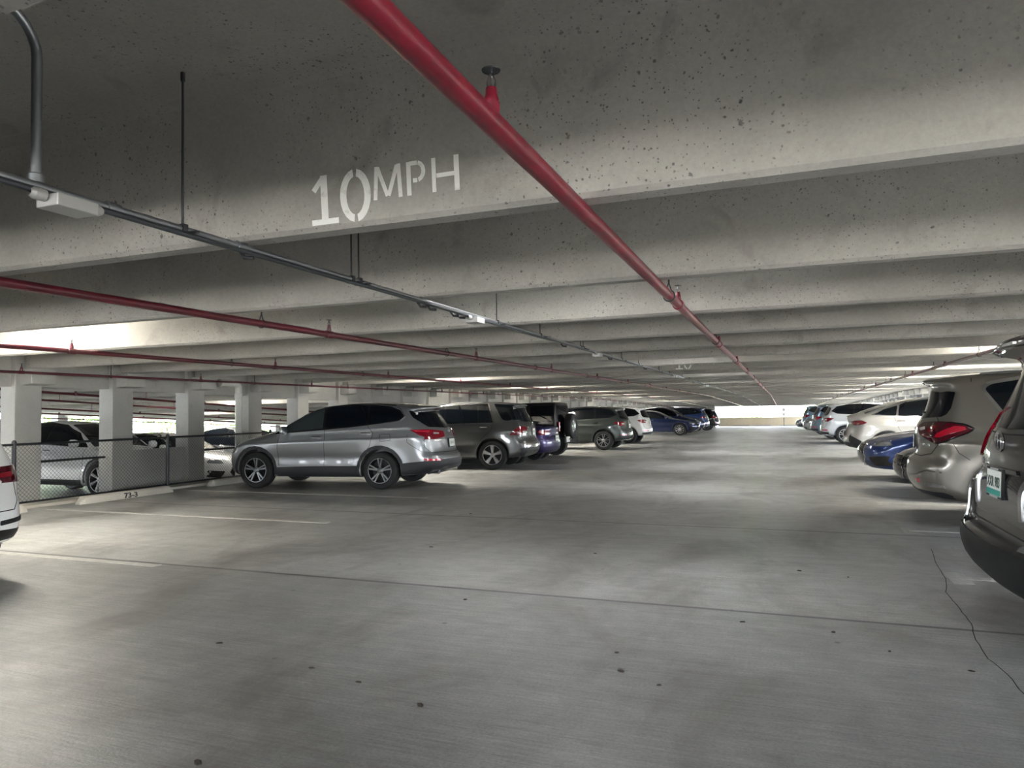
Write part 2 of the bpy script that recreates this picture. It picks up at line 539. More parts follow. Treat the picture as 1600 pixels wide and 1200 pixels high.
# far end of the bay
FY = 86.0
gF = gz(FY)
o = MB().box(-7.2, XR+.2, FY, FY+.2, gF-.2, gF+1.0).build('wall_far', M['beige'], bevel=.01); tag(o, kind='structure')
core = MB().box(-11.9, -7.6, 77, 87, gz(77)-.4, STEM_Z+gz(87)-.02).build('wall_core', M['core']); tag(core, kind='structure')
o = MB().box(-7.6, -6.9, 78.5, 79.1, gz(78)-.2, STEM_Z+gz(79)-.02).build('pier', M['pier'], bevel=.01)
tag(o, 'pale concrete pier at the corner of the dark stair core', 'pier', kind='structure')
# markings on the deck
def flat(name, x0, x1, y0, y1, mat, z=.003):
    b = MB(); g0, g1 = gz(y0), gz(y1)
    b.add([(x0,y0,z+g0),(x1,y0,z+g0),(x1,y1,z+g1),(x0,y1,z+g1),(x0,y0,z-.006+g0),(x1,y0,z-.006+g0),(x1,y1,z-.006+g1),(x0,y1,z-.006+g1)],
          [(0,1,2,3),(4,7,6,5),(0,4,5,1),(1,5,6,2),(2,6,7,3),(3,7,4,0)])
    return b.build(name, mat, floor)
for y in (-.3, 2.5, 5.28, 8.05, 10.88, 13.7, 15.6, 18.35, 20.45, 23.9, 28.6, 33.5, 36.5, 39.2, 44.9, 49.5):
    flat('stall_line', -11.3, -5.75, y-.05, y+.05, M['line'])
for y in (-.5, 2.0, 4.3, 6.95, 9.43, 11.9, 14.2, 17.05, 19.6, 24.3, 27.0, 29.6, 33.5, 36.2, 39, 42, 46):
    flat('stall_line', 1.32, 6.3, y-.05, y+.05, M['line'])
    flat('stall_line', 1.25, 1.40, y-.22, y+.22, M['line'], .002)
# a crack wandering over the deck on the right
def crack(pts):
    b = MB(); vs = []; fs = []
    for i, (x, y) in enumerate(pts):
        a = pts[max(0, i-1)]; c = pts[min(len(pts)-1, i+1)]
        d = Vector((c[0]-a[0], c[1]-a[1], 0)).normalized(); nrm = Vector((-d.y, d.x, 0))*.0028
        vs += [Vector((x, y, .0015))+nrm, Vector((x, y, .0015))-nrm]
    for i in range(len(pts)-1): fs.append((2*i, 2*i+1, 2*i+3, 2*i+2))
    b.add(vs, fs); b.build('crack_line', M['seam'], floor)
cp = [(1.349, 8.259), (1.268, 7.539), (1.221, 6.872), (1.135, 6.404), (1.128, 5.895), (1.119, 5.525), (1.062, 5.159), (1.050, 4.797), (1.080, 4.548), (1.080, 4.275), (1.109, 4.010)]
sm = []
for i in range(len(cp)-1):
    for s in range(4):
        t = s/4
        sm.append((cp[i][0]*(1-t)+cp[i+1][0]*t + rnd.uniform(-.004,.004), cp[i][1]*(1-t)+cp[i+1][1]*t + rnd.uniform(-.004,.004)))
crack(sm)
# dry leaves and crumbs
for i, (x, y, s) in enumerate([(-1.728, 3.178, 1.25), (-3.411, 3.617, 1.00), (-2.568, 3.435, 0.80), (-0.888, 3.946, 1.00), (-0.974, 4.237, 0.70), (-2.349, 5.058, 0.90), (-3.603, 6.906, 0.90), (0.913, 4.551, 0.80), (0.087, 6.847, 0.90), (0.256, 5.055, 0.80), (-2.333, 2.355, 1.20), (-2.192, 3.338, 0.70), (0.468, 6.710, 0.60), (-4.228, 9.315, 0.80), (-0.654, 3.811, 0.60), (-1.830, 7.075, 0.60), (-0.304, 5.107, 0.80), (0.543, 4.765, 0.50)]):
    b = MB(); a0 = rnd.uniform(0, 6.28); pts = []
    n = 9
    for k in range(n):
        t = 2*PI*k/n; r = .016*s*(1+.35*math.sin(2*t+i))*rnd.uniform(.8, 1.1)
        pts.append((x + r*1.35*math.cos(t+a0), y + r*.8*math.sin(t+a0)))
    vs = [(px_, py_, .0015+.004*abs(math.sin(k*1.3))) for k, (px_, py_) in enumerate(pts)] + [(x, y, .009*s)]
    vs += [(px_, py_, .0) for (px_, py_) in pts]
    fs = [(k, (k+1) % n, n) for k in range(n)] + [(k, (k+1) % n, n+1+(k+1) % n, n+1+k) for k in range(n)]
    o = b.add(vs, fs).build('dry_leaf', M['deadleaf'])
    tag(o, 'curled dry leaf on the deck, the largest one near the camera' if i == 0 else 'small dark dry leaf lying on the grey deck', 'leaf', 'dry leaves on the deck' if i else None)

# ------------------------------------------------------------------ lettering
def text_mesh(name, s, size, mat, parent, mtx, depth=.002, bold=0.0, sx=1.0):
    cu = bpy.data.curves.new(name, 'FONT'); cu.body = s; cu.size = size; cu.extrude = depth/2; cu.offset = bold
    cu.align_x = 'CENTER'; cu.align_y = 'CENTER'; cu.resolution_u = 3
    t = bpy.data.objects.new(name + '_curve', cu); COL.objects.link(t)
    dg = bpy.context.evaluated_depsgraph_get(); dg.update()
    me = bpy.data.meshes.new_from_object(t.evaluated_get(dg))
    bpy.data.objects.remove(t); bpy.data.curves.remove(cu)
    me.transform(Matrix.Diagonal((sx, 1, 1, 1))); me.transform(mtx)
    me.materials.clear(); me.materials.append(mat); me.name = name
    o = bpy.data.objects.new(name, me); COL.objects.link(o); o.parent = parent
    return o

def stencil_glyphs():
    """strokes as convex quads in letter space; 10 is tall and heavy, MPH small, light and raised"""
    q = []
    def bar(x0, y0, x1, y1, w):
        d = Vector((x1-x0, y1-y0)).normalized(); n = Vector((-d.y, d.x))*w/2
        q.append([(x0+n.x, y0+n.y), (x0-n.x, y0-n.y), (x1-n.x, y1-n.y), (x1+n.x, y1+n.y)])
    def arc(cx, cy, rx, ry, a0, a1, w, n=10):
        for i in range(n):
            t0 = math.radians(a0+(a1-a0)*i/n); t1 = math.radians(a0+(a1-a0)*(i+1)/n)
            q.append([(cx+(rx-w/2)*math.cos(t0), cy+(ry-w/2)*math.sin(t0)), (cx+(rx+w/2)*math.cos(t0), cy+(ry+w/2)*math.sin(t0)),
                      (cx+(rx+w/2)*math.cos(t1), cy+(ry+w/2)*math.sin(t1)), (cx+(rx-w/2)*math.cos(t1), cy+(ry-w/2)*math.sin(t1))])
    bar(.055, .022, .055, .215, .034); bar(.0, .150, .050, .205, .024); bar(-.015, .012, .125, .012, .024)   # 1
    arc(.215, .108, .062, .098, 98, 262, .032); arc(.215, .108, .062, .098, -82, 82, .032)                     # 0
    b0, t0 = .075, .215; w = .018
    bar(.315, b0, .325, t0, w); bar(.330, t0-.005, .375, b0+.012, w); bar(.380, b0+.012, .425, t0-.005, w); bar(.432, t0, .438, b0, w)  # M
    bar(.480, b0, .480, t0, w+.002); bar(.487, t0-.008, .520, t0-.008, w); arc(.520, t0-.044, .030, .036, -80, 80, w, 6); bar(.500, t0-.080, .520, t0-.080, w)  # P
    bar(.598, b0, .598, t0, w); bar(.610, (b0+t0)/2-.004, .690, (b0+t0)/2-.004, w); bar(.702, b0-.004, .702, t0, w+.004)          # H
    return q
def put_10mph(k, x0, z0, scale=1.0):
    y = stem_y(k); b = MB()
    zb = STEM_Z + gz(y)
    for quad in stencil_glyphs():
        vs = []
        for off in (.0016, -.001):
            for (a, h) in quad:
                z = z0 + h*scale
                # the face of the stem leans a little
                f = (z - (zb+.02))/(SLAB_Z - STEM_Z - .17)
                yy = y - (.068 + (.104-.068)*f) - off
                vs.append((x0 + a*scale, yy, z))
        b.add(vs, [(0,1,2,3), (7,6,5,4), (0,4,5,1), (1,5,6,2), (2,6,7,3), (3,7,4,0)])
    b.build('speed_lettering', M['stencil'], stems[k])
put_10mph(0, -2.005, 2.325, 1.04)
put_10mph(7, -2.16, 2.315, 1.12)

# ------------------------------------------------------------------ sprinkler pipes
def sprinkler_head(parent, x, y, z, h=.10):
    red = M['red'] if abs(x+.745) < .05 else M['red_shaded']
    b = MB()
    b.lathe([(.026, 0), (.030, .03), (.024, .05), (.022, .075)], (x, y, z), 'z', 12)
    o = b.build('sprinkler_head', red, parent, smooth=True)
    c = MB()
    c.tube([(x-.014, y, z+.07), (x-.018, y, z+.10), (x-.004, y, z+.135)], .0035, 6)
    c.tube([(x+.014, y, z+.07), (x+.018, y, z+.10), (x+.004, y, z+.135)], .0035, 6)
    c.tube([(x, y, z+.07), (x, y, z+.145)], .005, 8)
    e = MB().lathe([(.0, .142), (.036, .143), (.038, .147), (.0, .150)], (x, y, z), 'z', 16)
    e.build('deflector', M['rod'], o, smooth=True)
    c.build('frame_arms', M['chrome'] if abs(x+.745) < .1 else M['rod'], o, smooth=True)
    for m_ in (o.data, o.children[0].data, o.children[1].data):
        for v in m_.vertices: v.co = Vector((x, y, z)) + (v.co - Vector((x, y, z)))*.72
    return o
def fire_line(label, x, ys, r, zfun, heads, hangers, near_detail=True, name='sprinkler_pipe'):
    t = empty(name, (x, ys[0], zfun(ys[0])))
    tag(t, label, 'pipe')
    red = M['red'] if abs(x+.745) < .05 else M['red_shaded']
    def loc(o): o.location = (-t.location.x, -t.location.y, -t.location.z); return o
    n = max(2, int((ys[1]-ys[0])/3))
    P_ = [ys[0] + (ys[1]-ys[0])*i/n for i in range(n+1)]
    loc(MB().tube([(x, y, zfun(y)) for y in P_], r, 20).build('pipe', red, t, smooth=True))
    for y in heads:
        z = zfun(y)
        b = MB()
        if y > 2.2 or y < 0: b.lathe([(r*1.02, -.05), (r*1.22, -.045), (r*1.28, -.03), (r*1.28, .03), (r*1.22, .045), (r*1.02, .05)], (x, y, z), 'y', 18)
        b.lathe([(.022, r*.8), (.024, r+.022), (.018, r+.024)], (x, y, z), 'z', 12)
        loc(b.build('tee_fitting', red, t, smooth=True))
        e = len(t.children)
        hd = sprinkler_head(t, x, y, z+r+.012)
        loc(hd)
    for y in hangers:
        z = zfun(y); g = gz(y)
        b = MB().tube([(x, y, z+r+.05), (x, y, SLAB_Z+g-.001)], .0065, 8)
        b.lathe([(.016, SLAB_Z+g-.07), (.016, SLAB_Z+g-.001)], (x, y, 0), 'z', 10)
        # clevis loop round the pipe
        ring = [(x + (r+.006)*math.sin(a), y, z + (r+.006)*math.cos(a)) for a in [math.radians(v) for v in range(25, 340, 15)]]
        b.tube([(x+.0, y, z+r+.06)] + ring + [(x-.0, y, z+r+.06)], .005, 6)
        loc(b.build('pipe_hanger', M['rod'], t, smooth=True))
    return t
def ladder(y0, y1, st): 
    out = []; y = y0
    while y < y1: out.append(y); y += st
    return out
zA = lambda y: 2.262 + gz(y)
fire_line('wide red sprinkler pipe running overhead beside the 10MPH lettering', -.745, (-12, 85), .034, zA,
          [1.82] + ladder(5.60, 84, 3.7), ladder(5.12, 84, 3.7) + [.5])
fire_line('red sprinkler pipe running just left of the grey conduits', -4.295, (-12, 85), .031, zA,
          [-1.0, 2.4] + ladder(6.05, 84, 3.7), [1.5] + ladder(5.05, 84, 3.7))
fire_line('red sprinkler pipe between the two outer lines over the left stalls', -8.06, (-8, 80), .029, lambda y: 2.266+gz(y),
          ladder(6.12, 80, 3.7), ladder(5.1, 80, 3.7))
fire_line('thin dark red sprinkler pipe hugging the left row of piers', -11.25, (-8, 76), .022, lambda y: 2.19+gz(y),
          ladder(7.7, 76, 3.7), ladder(5.6, 76, 3.7))
def zR(y):
    return 2.266 - .007*(y-11) if y > 11 else 2.266
fire_line('dark red sprinkler pipe over the right row of cars', 2.93, (-8, 82), .030, lambda y: zR(y)+gz(y)*.55,
          [5.0, 8.5] + ladder(12.1, 80, 3.7), [5.6, 9.4] + ladder(13.2, 80, 3.7))
# pipes seen through the gaps, in the lower bay
for i, (x, z) in enumerate([(-14.5, 2.08), (-17.5, 2.10), (-21, 2.06), (-25, 2.09), (-28.5, 2.05)]):
    t = empty('sprinkler_pipe', (x, -10, z+.10+gL(-10))); tag(t, '%s red pipe out from the piers under the ceiling of the lower bay' % ('first', 'second', 'third', 'fourth', 'fifth')[i], 'pipe', 'pipes in the lower bay')
    o = MB().tube([(0, 0, 0), (0, 60, -3.0)], .028, 10)  .build('pipe', M['red_shaded'], t, smooth=True)
    hd = MB()
    for q in range(12):
        yy = 13.715+q*3.7; zz = -3.0*yy/60
        b = MB().lathe([(.03, -.03), (.045, -.02), (.045, .03), (.02, .05), (.03, .07), (.0, .075)], (0, yy, zz), 'z', 8)
        b.tube([(0, yy+1.85, zz-.0925), (0, yy+1.85, zz+.35)], .007, 6)
        b.build('sprinkler_head', M['red_shaded'], t)

# ------------------------------------------------------------------ electrical conduits
def cond_line():
    x = -2.455
    t = empty('electrical_conduit', (0, 0, 0)); tag(t, 'pair of grey electrical conduits hung below the beams with small boxes', 'conduit')
    ys = [-8 + 3.0*i for i in range(32)]
    MB().tube([(x, y, 2.276+gz(y)) for y in ys], .0165, 12).build('conduit_run', M['cond'], t, smooth=True)
    MB().tube([(x+.05+.010*math.sin(y*1.7), y, 2.243+gz(y)) for y in [-8+.5*i for i in range(186)]], .012, 10).build('conduit_run', M['conddark'], t, smooth=True)
    # riser that turns off towards the slab
    pts = [(x-.01, 1.73, 2.28), (x-.01, 1.73, 2.60)] + [(x-.01, 1.73-.15*(1-math.cos(a)), 2.74+.15*math.sin(a)) for a in [math.radians(v) for v in (0, 15, 30, 45, 60, 75, 90)]] + [(x-.02, 1.42, 2.892), (x-.02, 1.12, 2.895)]
    MB().tube(pts, .0175, 12).build('riser', M['cond'], t, smooth=True)
    MB().lathe([(.02, 0), (.027, .002), (.027, .03), (.02, .035)], (x-.01, 1.73, 2.288), 'z', 12).build('coupling', M['cond'], t, smooth=True)
    for y in (2.03, 2.74) + tuple(ladder(4.6, 84, 3.05)):
        g = gz(y)
        MB().lathe([(.0175, -.03), (.024, -.028), (.024, .028), (.0175, .03)], (x, y, 2.276+g), 'y', 12).build('coupling', M['cond'], t, smooth=True)
    for y in (1.80, 5.42) + tuple(ladder(9.6, 84, 7.4)):
        g = gz(y); b = MB()
        b.box(x+.005, x+.115, y-.08, y+.08, 2.195+g, 2.240+g)
        b.lathe([(.022, .085), (.022, .125), (.014, .14)], (x+.055, y, 2.232+g), 'y', 10)
        b.lathe([(.014, -.14), (.022, -.125), (.022, -.085)], (x+.055, y, 2.232+g), 'y', 10)
        b.build('junction_box', M['box'], t, bevel=.008)
    for y in [2.38, 3.69, 3.77, 6.05, 7.3, 8.95, 9.07] + ladder(11.45, 84, 3.7) + ladder(12.9, 84, 3.7):
        g = gz(y)
        b = MB().tube([(x, y, 2.27+g), (x, y, SLAB_Z+g-.001)], .0055, 8)
        b.box(x-.025, x+.085, y-.012, y+.012, 2.252+g, 2.260+g)
        b.lathe([(.010, SLAB_Z+g-.04), (.010, SLAB_Z+g-.001)], (x, y, 0), 'z', 8)
        b.box(x-.02, x+.02, y-.014, y+.014, 2.26+g, 2.297+g)
        b.build('hanger_rod', M['rod'], t)
    for y in (2.75, 4.55, 4.70, 5.1, 5.22, 8.1, 10.5, 13.4, 17, 21):
        g = gz(y)
        MB().tube([(x-.02, y, 2.27+g), (x+.015, y, 2.222+g), (x+.06, y+.01, 2.218+g)], .010, 8).build('clamp', M['rod'], t, smooth=True)
cond_line()

# ------------------------------------------------------------------ ceiling lights in the bays
def lamp(x, y, label, grp):
    g = gz(y)
    t = empty('ceiling_light', (x, y, SLAB_Z+g)); tag(t, label, 'light fixture', grp)
    MB().box(-.65, .65, -.075, .075, -.055, -.001).build('housing', M['housing'], t, bevel=.01)
    pr = [(-.065, 0), (-.06, -.03), (-.035, -.05), (0, -.056), (.035, -.05), (.06, -.03), (.065, 0)]
    b = MB(); n = len(pr)
    vs = [(-.63, a, z-.055) for a, z in pr] + [(.63, a, z-.055) for a, z in pr]
    b.add(vs, [(i, i+1, i+1+n, i+n) for i in range(n-1)] + [tuple(range(n)), tuple(range(2*n-1, n-1, -1)), (0, n, 2*n-1, n-1)])
    b.build('diffuser', M['lens_on'], t, smooth=True)
    return t
def added_downlight(x, y):  # added fixture, kept out of view, that brightens the aisle floor
    g = gz(y)
    t = empty('ceiling_light', (x, y, SLAB_Z+g)); tag(t, 'added shielded downlight, unseen between two beams over the aisle', 'light fixture', 'added downlights over the aisle')
    MB().box(-.62, .62, -.10, .10, -.06, -.001).build('housing', M['housing'], t, bevel=.008)
    MB().box(-.60, .60, -.075, .075, -.066, -.061).build('diffuser', M['lens_added'], t)
    for s in (1, -1):
        MB().box(-.62, .62, s*.10-.004, s*.10+.004, -.20, -.05).build('shade', M['housing'], t)
for y_ in AISLE_Y: added_downlight(AISLE_X, y_)
for i, (x_, y_) in enumerate([(-15.5, 7.4), (-15.5, 16.65), (-15.5, 25.9), (-22.5, 11.1), (-22.5, 22.2), (-28, 14.8), (-28, 29.6)]):  # unseen lights added to brighten the cars and ceiling of this bay
    lo_ = lamp(x_, y_, 'added linear light under the slab of the lower bay', 'added lights in the lower bay')
    lo_.location.z = 3.0 + gL(y_)
for y in LAMPS_L:
    lamp(-8.6, y, 'warm linear light between two beams over the left stalls', 'lights over the left stalls')
for y in LAMPS_R:
    lamp(3.9, y, 'warm linear light between two beams over the right stalls', 'lights over the right stalls')

# ------------------------------------------------------------------ chain-link fence
def fence(x, y0, y1):
    t = empty('chain_link_fence', (x, y0, 0)); tag(t, 'black waist-high chain-link fence before the left row of piers', 'fence')
    L = y1-y0; H0, H1 = .10, 1.04
    b = MB(); s = .068; h = H1-H0; q = int((L+h)/s)
    for i in range(-int(h/s), int(L/s)+1):
        a = i*s
        for sgn, off in ((1, .0025), (-1, -.0025)):
            p0 = a if sgn > 0 else a+h
            # clip the diagonal to the panel
            def P_(tz):
                return (p0 + sgn*tz)
            t0, t1 = 0.0, h
            if sgn > 0:
                t0 = max(t0, -p0); t1 = min(t1, L-p0)
            else:
                t0 = max(t0, p0-L); t1 = min(t1, p0)
            if t1-t0 < .02: continue
            b.tube([(off, P_(t0), H0+t0), (off, P_(t1), H0+t1)], .0024, 4, cap=False)
    b.build('chain_mesh', M['fence'], t, fix=False)
    MB().tube([(0, 0, H1), (0, L, H1)], .021, 10).build('top_rail', M['fence'], t, smooth=True)
    MB().tube([(0, 0, H0), (0, L, H0)], .017, 10).build('bottom_rail', M['fence'], t, smooth=True)
    yy = 7.80-3.04*3
    while yy < y1:
        if yy > y0:
            b = MB().tube([(0, yy-y0, 0.05), (0, yy-y0, H1+.03)], .033, 12)
            b.lathe([(.036, H1+.02), (.036, H1+.045), (.018, H1+.07), (.0, H1+.075)], (0, yy-y0, 0), 'z', 12)
            b.build('post', M['fence'], t, smooth=True)
        yy += 3.04
fence(-11.55, 2.0, 32.0)

# ------------------------------------------------------------------ wheel stops
def wheel_stop(x, y, label, text=None, grp='wheel stops along the left fence', rot=0.0, Lh=.98):
    b = MB(); c = .09
    sec = [(-.09, 0), (-.07, .10), (-.045, .125), (.045, .125), (.07, .10), (.09, 0)]
    n = len(sec); vs = []
    for yy, k in ((-Lh, .0), (-Lh+c, 1.0), (Lh-c, 1.0), (Lh, .0)):
        for a, z in sec:
            vs.append((a*(1 if k else .7), yy, z*(1 if k else .35)))
    fs = [(i*n+j, i*n+j+1, (i+1)*n+j+1, (i+1)*n+j) for i in range(3) for j in range(n-1)]
    fs += [(i*n, (i+1)*n, (i+1)*n+n-1, i*n+n-1) for i in range(3)]
    fs += [tuple(range(n)), tuple(range(4*n-1, 3*n-1, -1))]
    g = gz(y)
    t = empty('wheel_stop', (x, y, .0+g), rot)
    tag(t, label, 'wheel stop', grp)
    b.add(vs, fs).build('block', M['curb'], t, bevel=.01)
    if text:
        mx = Matrix.Translation((.0855, .0, .052)) @ Matrix.Rotation(math.radians(90), 4, 'Z') @ Matrix.Rotation(math.radians(90-11), 4, 'X')
        text_mesh('stall_number', text, .125, M['stencil_dark'], t, mx, .004, .004, 1.25)
    return t
wheel_stop(-11.12, 9.55, 'pale concrete wheel stop marked 73-3 in front of the fence', '73-3')
wheel_stop(-11.12, 6.72, 'pale concrete wheel stop mostly behind the white car at the frame edge')
wheel_stop(-11.15, 12.5, 'pale concrete wheel stop under the nose of the silver SUV')
for i, x in enumerate((-4.6, -2.3, .4, 2.9)):
    wheel_stop(x, 85.3, 'pale wheel stop at the foot of the beige far wall', None, 'wheel stops by the far wall', math.radians(90), .9)

# white drain pipe between two piers
t = empty('drain_pipe', (-11.82, 13.12, 0)); tag(t, 'pale vertical drain pipe with an elbow between two piers', 'drain pipe')
MB().tube([(0, 0, 0), (0, 0, 2.08)], .075, 16).build('downpipe', M['pvc'], t, smooth=True)
MB().tube([(0, 0, 2.02), (0, 0, 2.12), (0, -.04, 2.17), (0, -.12, 2.19), (0, -.52, 2.20)], .078, 16).build('elbow', M['pvc'], t, smooth=True)
b = MB().lathe([(.075, 1.86), (.088, 1.87), (.088, 1.97), (.075, 1.98)], (0, 0, 0), 'z', 16)
b.build('collar', M['pvc'], t, smooth=True)
MB().lathe([(.078, -.52), (.088, -.52), (.088, -.60), (.0, -.60)], (0, 0, 2.20), 'y', 16).build('cap', M['pvc'], t, smooth=True)

# sign post at the far end
t = empty('sign_post', (-.05, 84.0, gz(84))); tag(t, 'thin post with two small signs before the far wall', 'sign')
MB().tube([(0, 0, 0), (0, 0, 2.05)], .03, 8).build('post', M['rod'], t)
MB().box(-.16, .16, -.05, -.035, 1.62, 2.02).build('sign_panel', M['signw'], t)
MB().box(-.16, .16, -.05, -.035, 1.12, 1.45).build('sign_panel', M['signw'], t)

# ------------------------------------------------------------------ trees outside
def tree(x, y, h, r, seed, label, grp, zb=-3.1):
    R = random.Random(seed)
    t = empty('tree', (x, y, zb)); tag(t, label, 'tree', grp)
    b = MB(); b.tube([(0, 0, 0), (.1, .05, h*.35), (.0, .1, h*.7)], .2, 8, rs=[.28, .2, .1])
    for i in range(6):
        a = R.uniform(0, 6.28); b.tube([(0.05, .05, h*.4), (r*.6*math.cos(a), r*.6*math.sin(a), h*.72)], .08, 6, rs=[.1, .04])
    b.build('trunk', M['bark'], t, smooth=True)
    c = MB(); vs = []; fs = []
    blobs = [(R.uniform(-.6, .6)*r, R.uniform(-.6, .6)*r, h*R.uniform(.5, .92), R.uniform(.35, .6)*r) for _ in range(14)]
    for i in range(2600):
        bx, by, bz, br = blobs[i % len(blobs)]
        d = Vector((R.gauss(0, 1), R.gauss(0, 1), R.gauss(0, 1))).normalized()*br*R.uniform(.7, 1.05)
        p = Vector((bx, by, bz)) + d
        u = Vector((R.gauss(0, 1), R.gauss(0, 1), R.gauss(0, 1))).normalized(); w = u.orthogonal().normalized()
        s = R.uniform(.09, .2)
        n = len(vs)
        vs += [p-u*s, p+w*s*.5, p+u*s, p-w*s*.5]; fs.append((n, n+1, n+2, n+3))
    c.add(vs, fs).build('foliage', M['leaf'], t, fix=False)
for i in range(9):
    tree(-40-rnd.uniform(0, 5), 5+i*8.5+rnd.uniform(-2, 2), 5.2+rnd.uniform(-.6, .8), 3.2, 20+i, 'leafy green tree outside beyond the lower bay', 'trees beyond the lower bay')
for i, x in enumerate((-14, -5, 3, 12)):
    tree(x, 118+rnd.uniform(-4, 6), 4.6, 3.0, 60+i, 'pale sunlit tree beyond the far wall', 'trees beyond the far wall')

# ================================================================== cars
def resample(poly, step=.05, closed=True):
    out = []; n = len(poly)
    for i in range(n if closed else n-1):
        a = poly[i]; b = poly[(i+1) % n]
        L = math.hypot(b[0]-a[0], b[1]-a[1]); k = max(1, int(math.ceil(L/step)))
        for j in range(k):
            t = j/k; out.append((a[0]+(b[0]-a[0])*t, a[1]+(b[1]-a[1])*t))
    if not closed: out.append(poly[-1])
    return out
def round_poly(poly, r=.04, seg=4):
    out = []; n = len(poly)
    for i in range(n):
        p0, p1, p2 = Vector(poly[i-1]), Vector(poly[i]), Vector(poly[(i+1) % n])
        a = p0-p1; b = p2-p1; la, lb = a.length, b.length
        q = min(r, la*.45, lb*.45)
        s = p1 + a/la*q; e = p1 + b/lb*q
        for j in range(seg+1):
            t = j/seg; out.append(tuple(s*(1-t)**2 + p1*2*t*(1-t) + e*t*t))
    return out
def chaikin(poly, it=2):
    for _ in range(it):
        out = []
        for i in range(len(poly)):
            a = poly[i]; b = poly[(i+1) % len(poly)]
            out += [(a[0]*.75+b[0]*.25, a[1]*.75+b[1]*.25), (a[0]*.25+b[0]*.75, a[1]*.25+b[1]*.75)]
        poly = out
    return poly

class Profile2D:
    """signed distance to the side outline, tabulated"""
    def __init__(s, poly, smooth=1):
        poly = chaikin(poly, smooth) if smooth else poly
        A = np.array(poly); B = np.roll(A, -1, axis=0)
        s.x0, s.z0, s.h = A[:, 0].min()-.5, -.3, .012
        nx = int((A[:, 0].max()+.5-s.x0)/s.h)+1; nz = int((A[:, 1].max()+.45-s.z0)/s.h)+1
        X, Z = np.meshgrid(s.x0+np.arange(nx)*s.h, s.z0+np.arange(nz)*s.h, indexing='ij')
        d2 = np.full(X.shape, 1e9); ins = np.zeros(X.shape, bool)
        for a, b in zip(A, B):
            e = b-a; L = e@e
            if L < 1e-12: continue
            t = np.clip(((X-a[0])*e[0]+(Z-a[1])*e[1])/L, 0, 1)
            dx = X-a[0]-t*e[0]; dz = Z-a[1]-t*e[1]
            d2 = np.minimum(d2, dx*dx+dz*dz)
            c = ((a[1] > Z) != (b[1] > Z))
            with np.errstate(divide='ignore', invalid='ignore'):
                xi = (b[0]-a[0])*(Z-a[1])/(b[1]-a[1]+1e-15)+a[0]
            ins ^= c & (X < xi)
        s.T = np.where(ins, -1, 1)*np.sqrt(d2)
    def __call__(s, x, z):
        i = np.clip((x-s.x0)/s.h, 0, s.T.shape[0]-1.001); j = np.clip((z-s.z0)/s.h, 0, s.T.shape[1]-1.001)
        a = i.astype(int); b = j.astype(int); u = i-a; v = j-b
        T = s.T
        return (T[a, b]*(1-u)+T[a+1, b]*u)*(1-v)+(T[a, b+1]*(1-u)+T[a+1, b+1]*u)*v

def smax(a, b, k):
    h = np.maximum(k-np.abs(a-b), 0)/k
    return np.maximum(a, b)+h*h*k*.25
def smin(a, b, k): return -smax(-a, -b, k)
def sstep(a, b, x):
    t = np.clip((x-a)/(b-a), 0, 1); return t*t*(3-2*t)

def make_field(sp):
    prof = Profile2D(sp['prof'], sp.get('smooth', 1))
    W = sp['W']; L2f, L2r = sp['nose'], sp['tail']
    bz0, bz1 = sp['belt']                  # belt height at the tail and at the nose
    tum = sp.get('tumble', .34); bf = sp.get('bow_f', .22); br = sp.get('bow_r', .16)
    tpf = sp.get('taper_f', .10); tpr = sp.get('taper_r', .07); kk = sp.get('k', .10)
    ra = sp['arch']; fl = sp.get('flare', .018)
    def F(p):
        x, y, z = p[:, 0], np.abs(p[:, 1]), p[:, 2]
        q = (y/W)**2.4
        sf = sstep(.2, L2f*.9, x); sr = sstep(.2, L2r*.9, -x)
        low = 1.0
        xx = x + bf*q*sf - br*q*sr
        up = sstep(.55, 1.2, z)
        zz = z + sp.get('crown', .055)*(y/W)**2*up
        Pd = prof(xx, zz)
        t = (x+L2r)/(L2f+L2r); belt = bz0+(bz1-bz0)*t
        below = np.clip((belt-z), 0, 2)
        hw = W - .012 - .05*sstep(.18, .95, below)**1.0 - .035*(1-sstep(0, .2, below))
        hw = hw + .012*sstep(.16, .20, below)*(1-sstep(.20, .42, below))      # shoulder line
        hw = hw - .02*np.exp(-((z-.60)/.10)**2)*(1-sstep(.9, 1.2, np.abs(x)))      # scooped doors
        above = np.clip(z-belt, 0, 1.2)
        hw = hw - tum*above - .10*above*above
        hw = hw - tpf*np.clip(x/L2f, 0, 1.1)**3 - tpr*np.clip(-x/L2r, 0, 1.1)**3
        for wx in sp['axles']:
            d = np.hypot(x-wx, z-sp['r'])
            hw = hw + fl*np.exp(-((d-ra-.02)/.13)**2)*(z < belt)
        Sd = (y-hw)*.95
        k = kk + .10*sstep(.75, 1.0, np.where(x > 0, x/L2f, -x/L2r))
        f = smax(Pd, Sd, k)
        for (cx, cy, cz, ax, ay, az, r) in sp.get('cut', []):
            dx = np.maximum(np.abs(x-cx)-ax, 0); dy = np.maximum(np.abs(y-cy)-ay, 0); dz = np.maximum(np.abs(z-cz)-az, 0)
            f = smax(f, -(np.sqrt(dx*dx+dy*dy+dz*dz)-r), .03)
        for (cx, cy, cz, ax, ay, az, r) in sp.get('add', []):
            dx = np.maximum(np.abs(x-cx)-ax, 0); dy = np.maximum(np.abs(y-cy)-ay, 0); dz = np.maximum(np.abs(z-cz)-az, 0)
            f = smin(f, np.sqrt(dx*dx+dy*dy+dz*dz)-r, .04)
        for wx in sp['axles']:
            d = np.hypot(x-wx, z-sp['r'])
            c = np.maximum(d-ra, (W-.36)-y)
            f = smax(f, -c, .012)
        return f
    return F

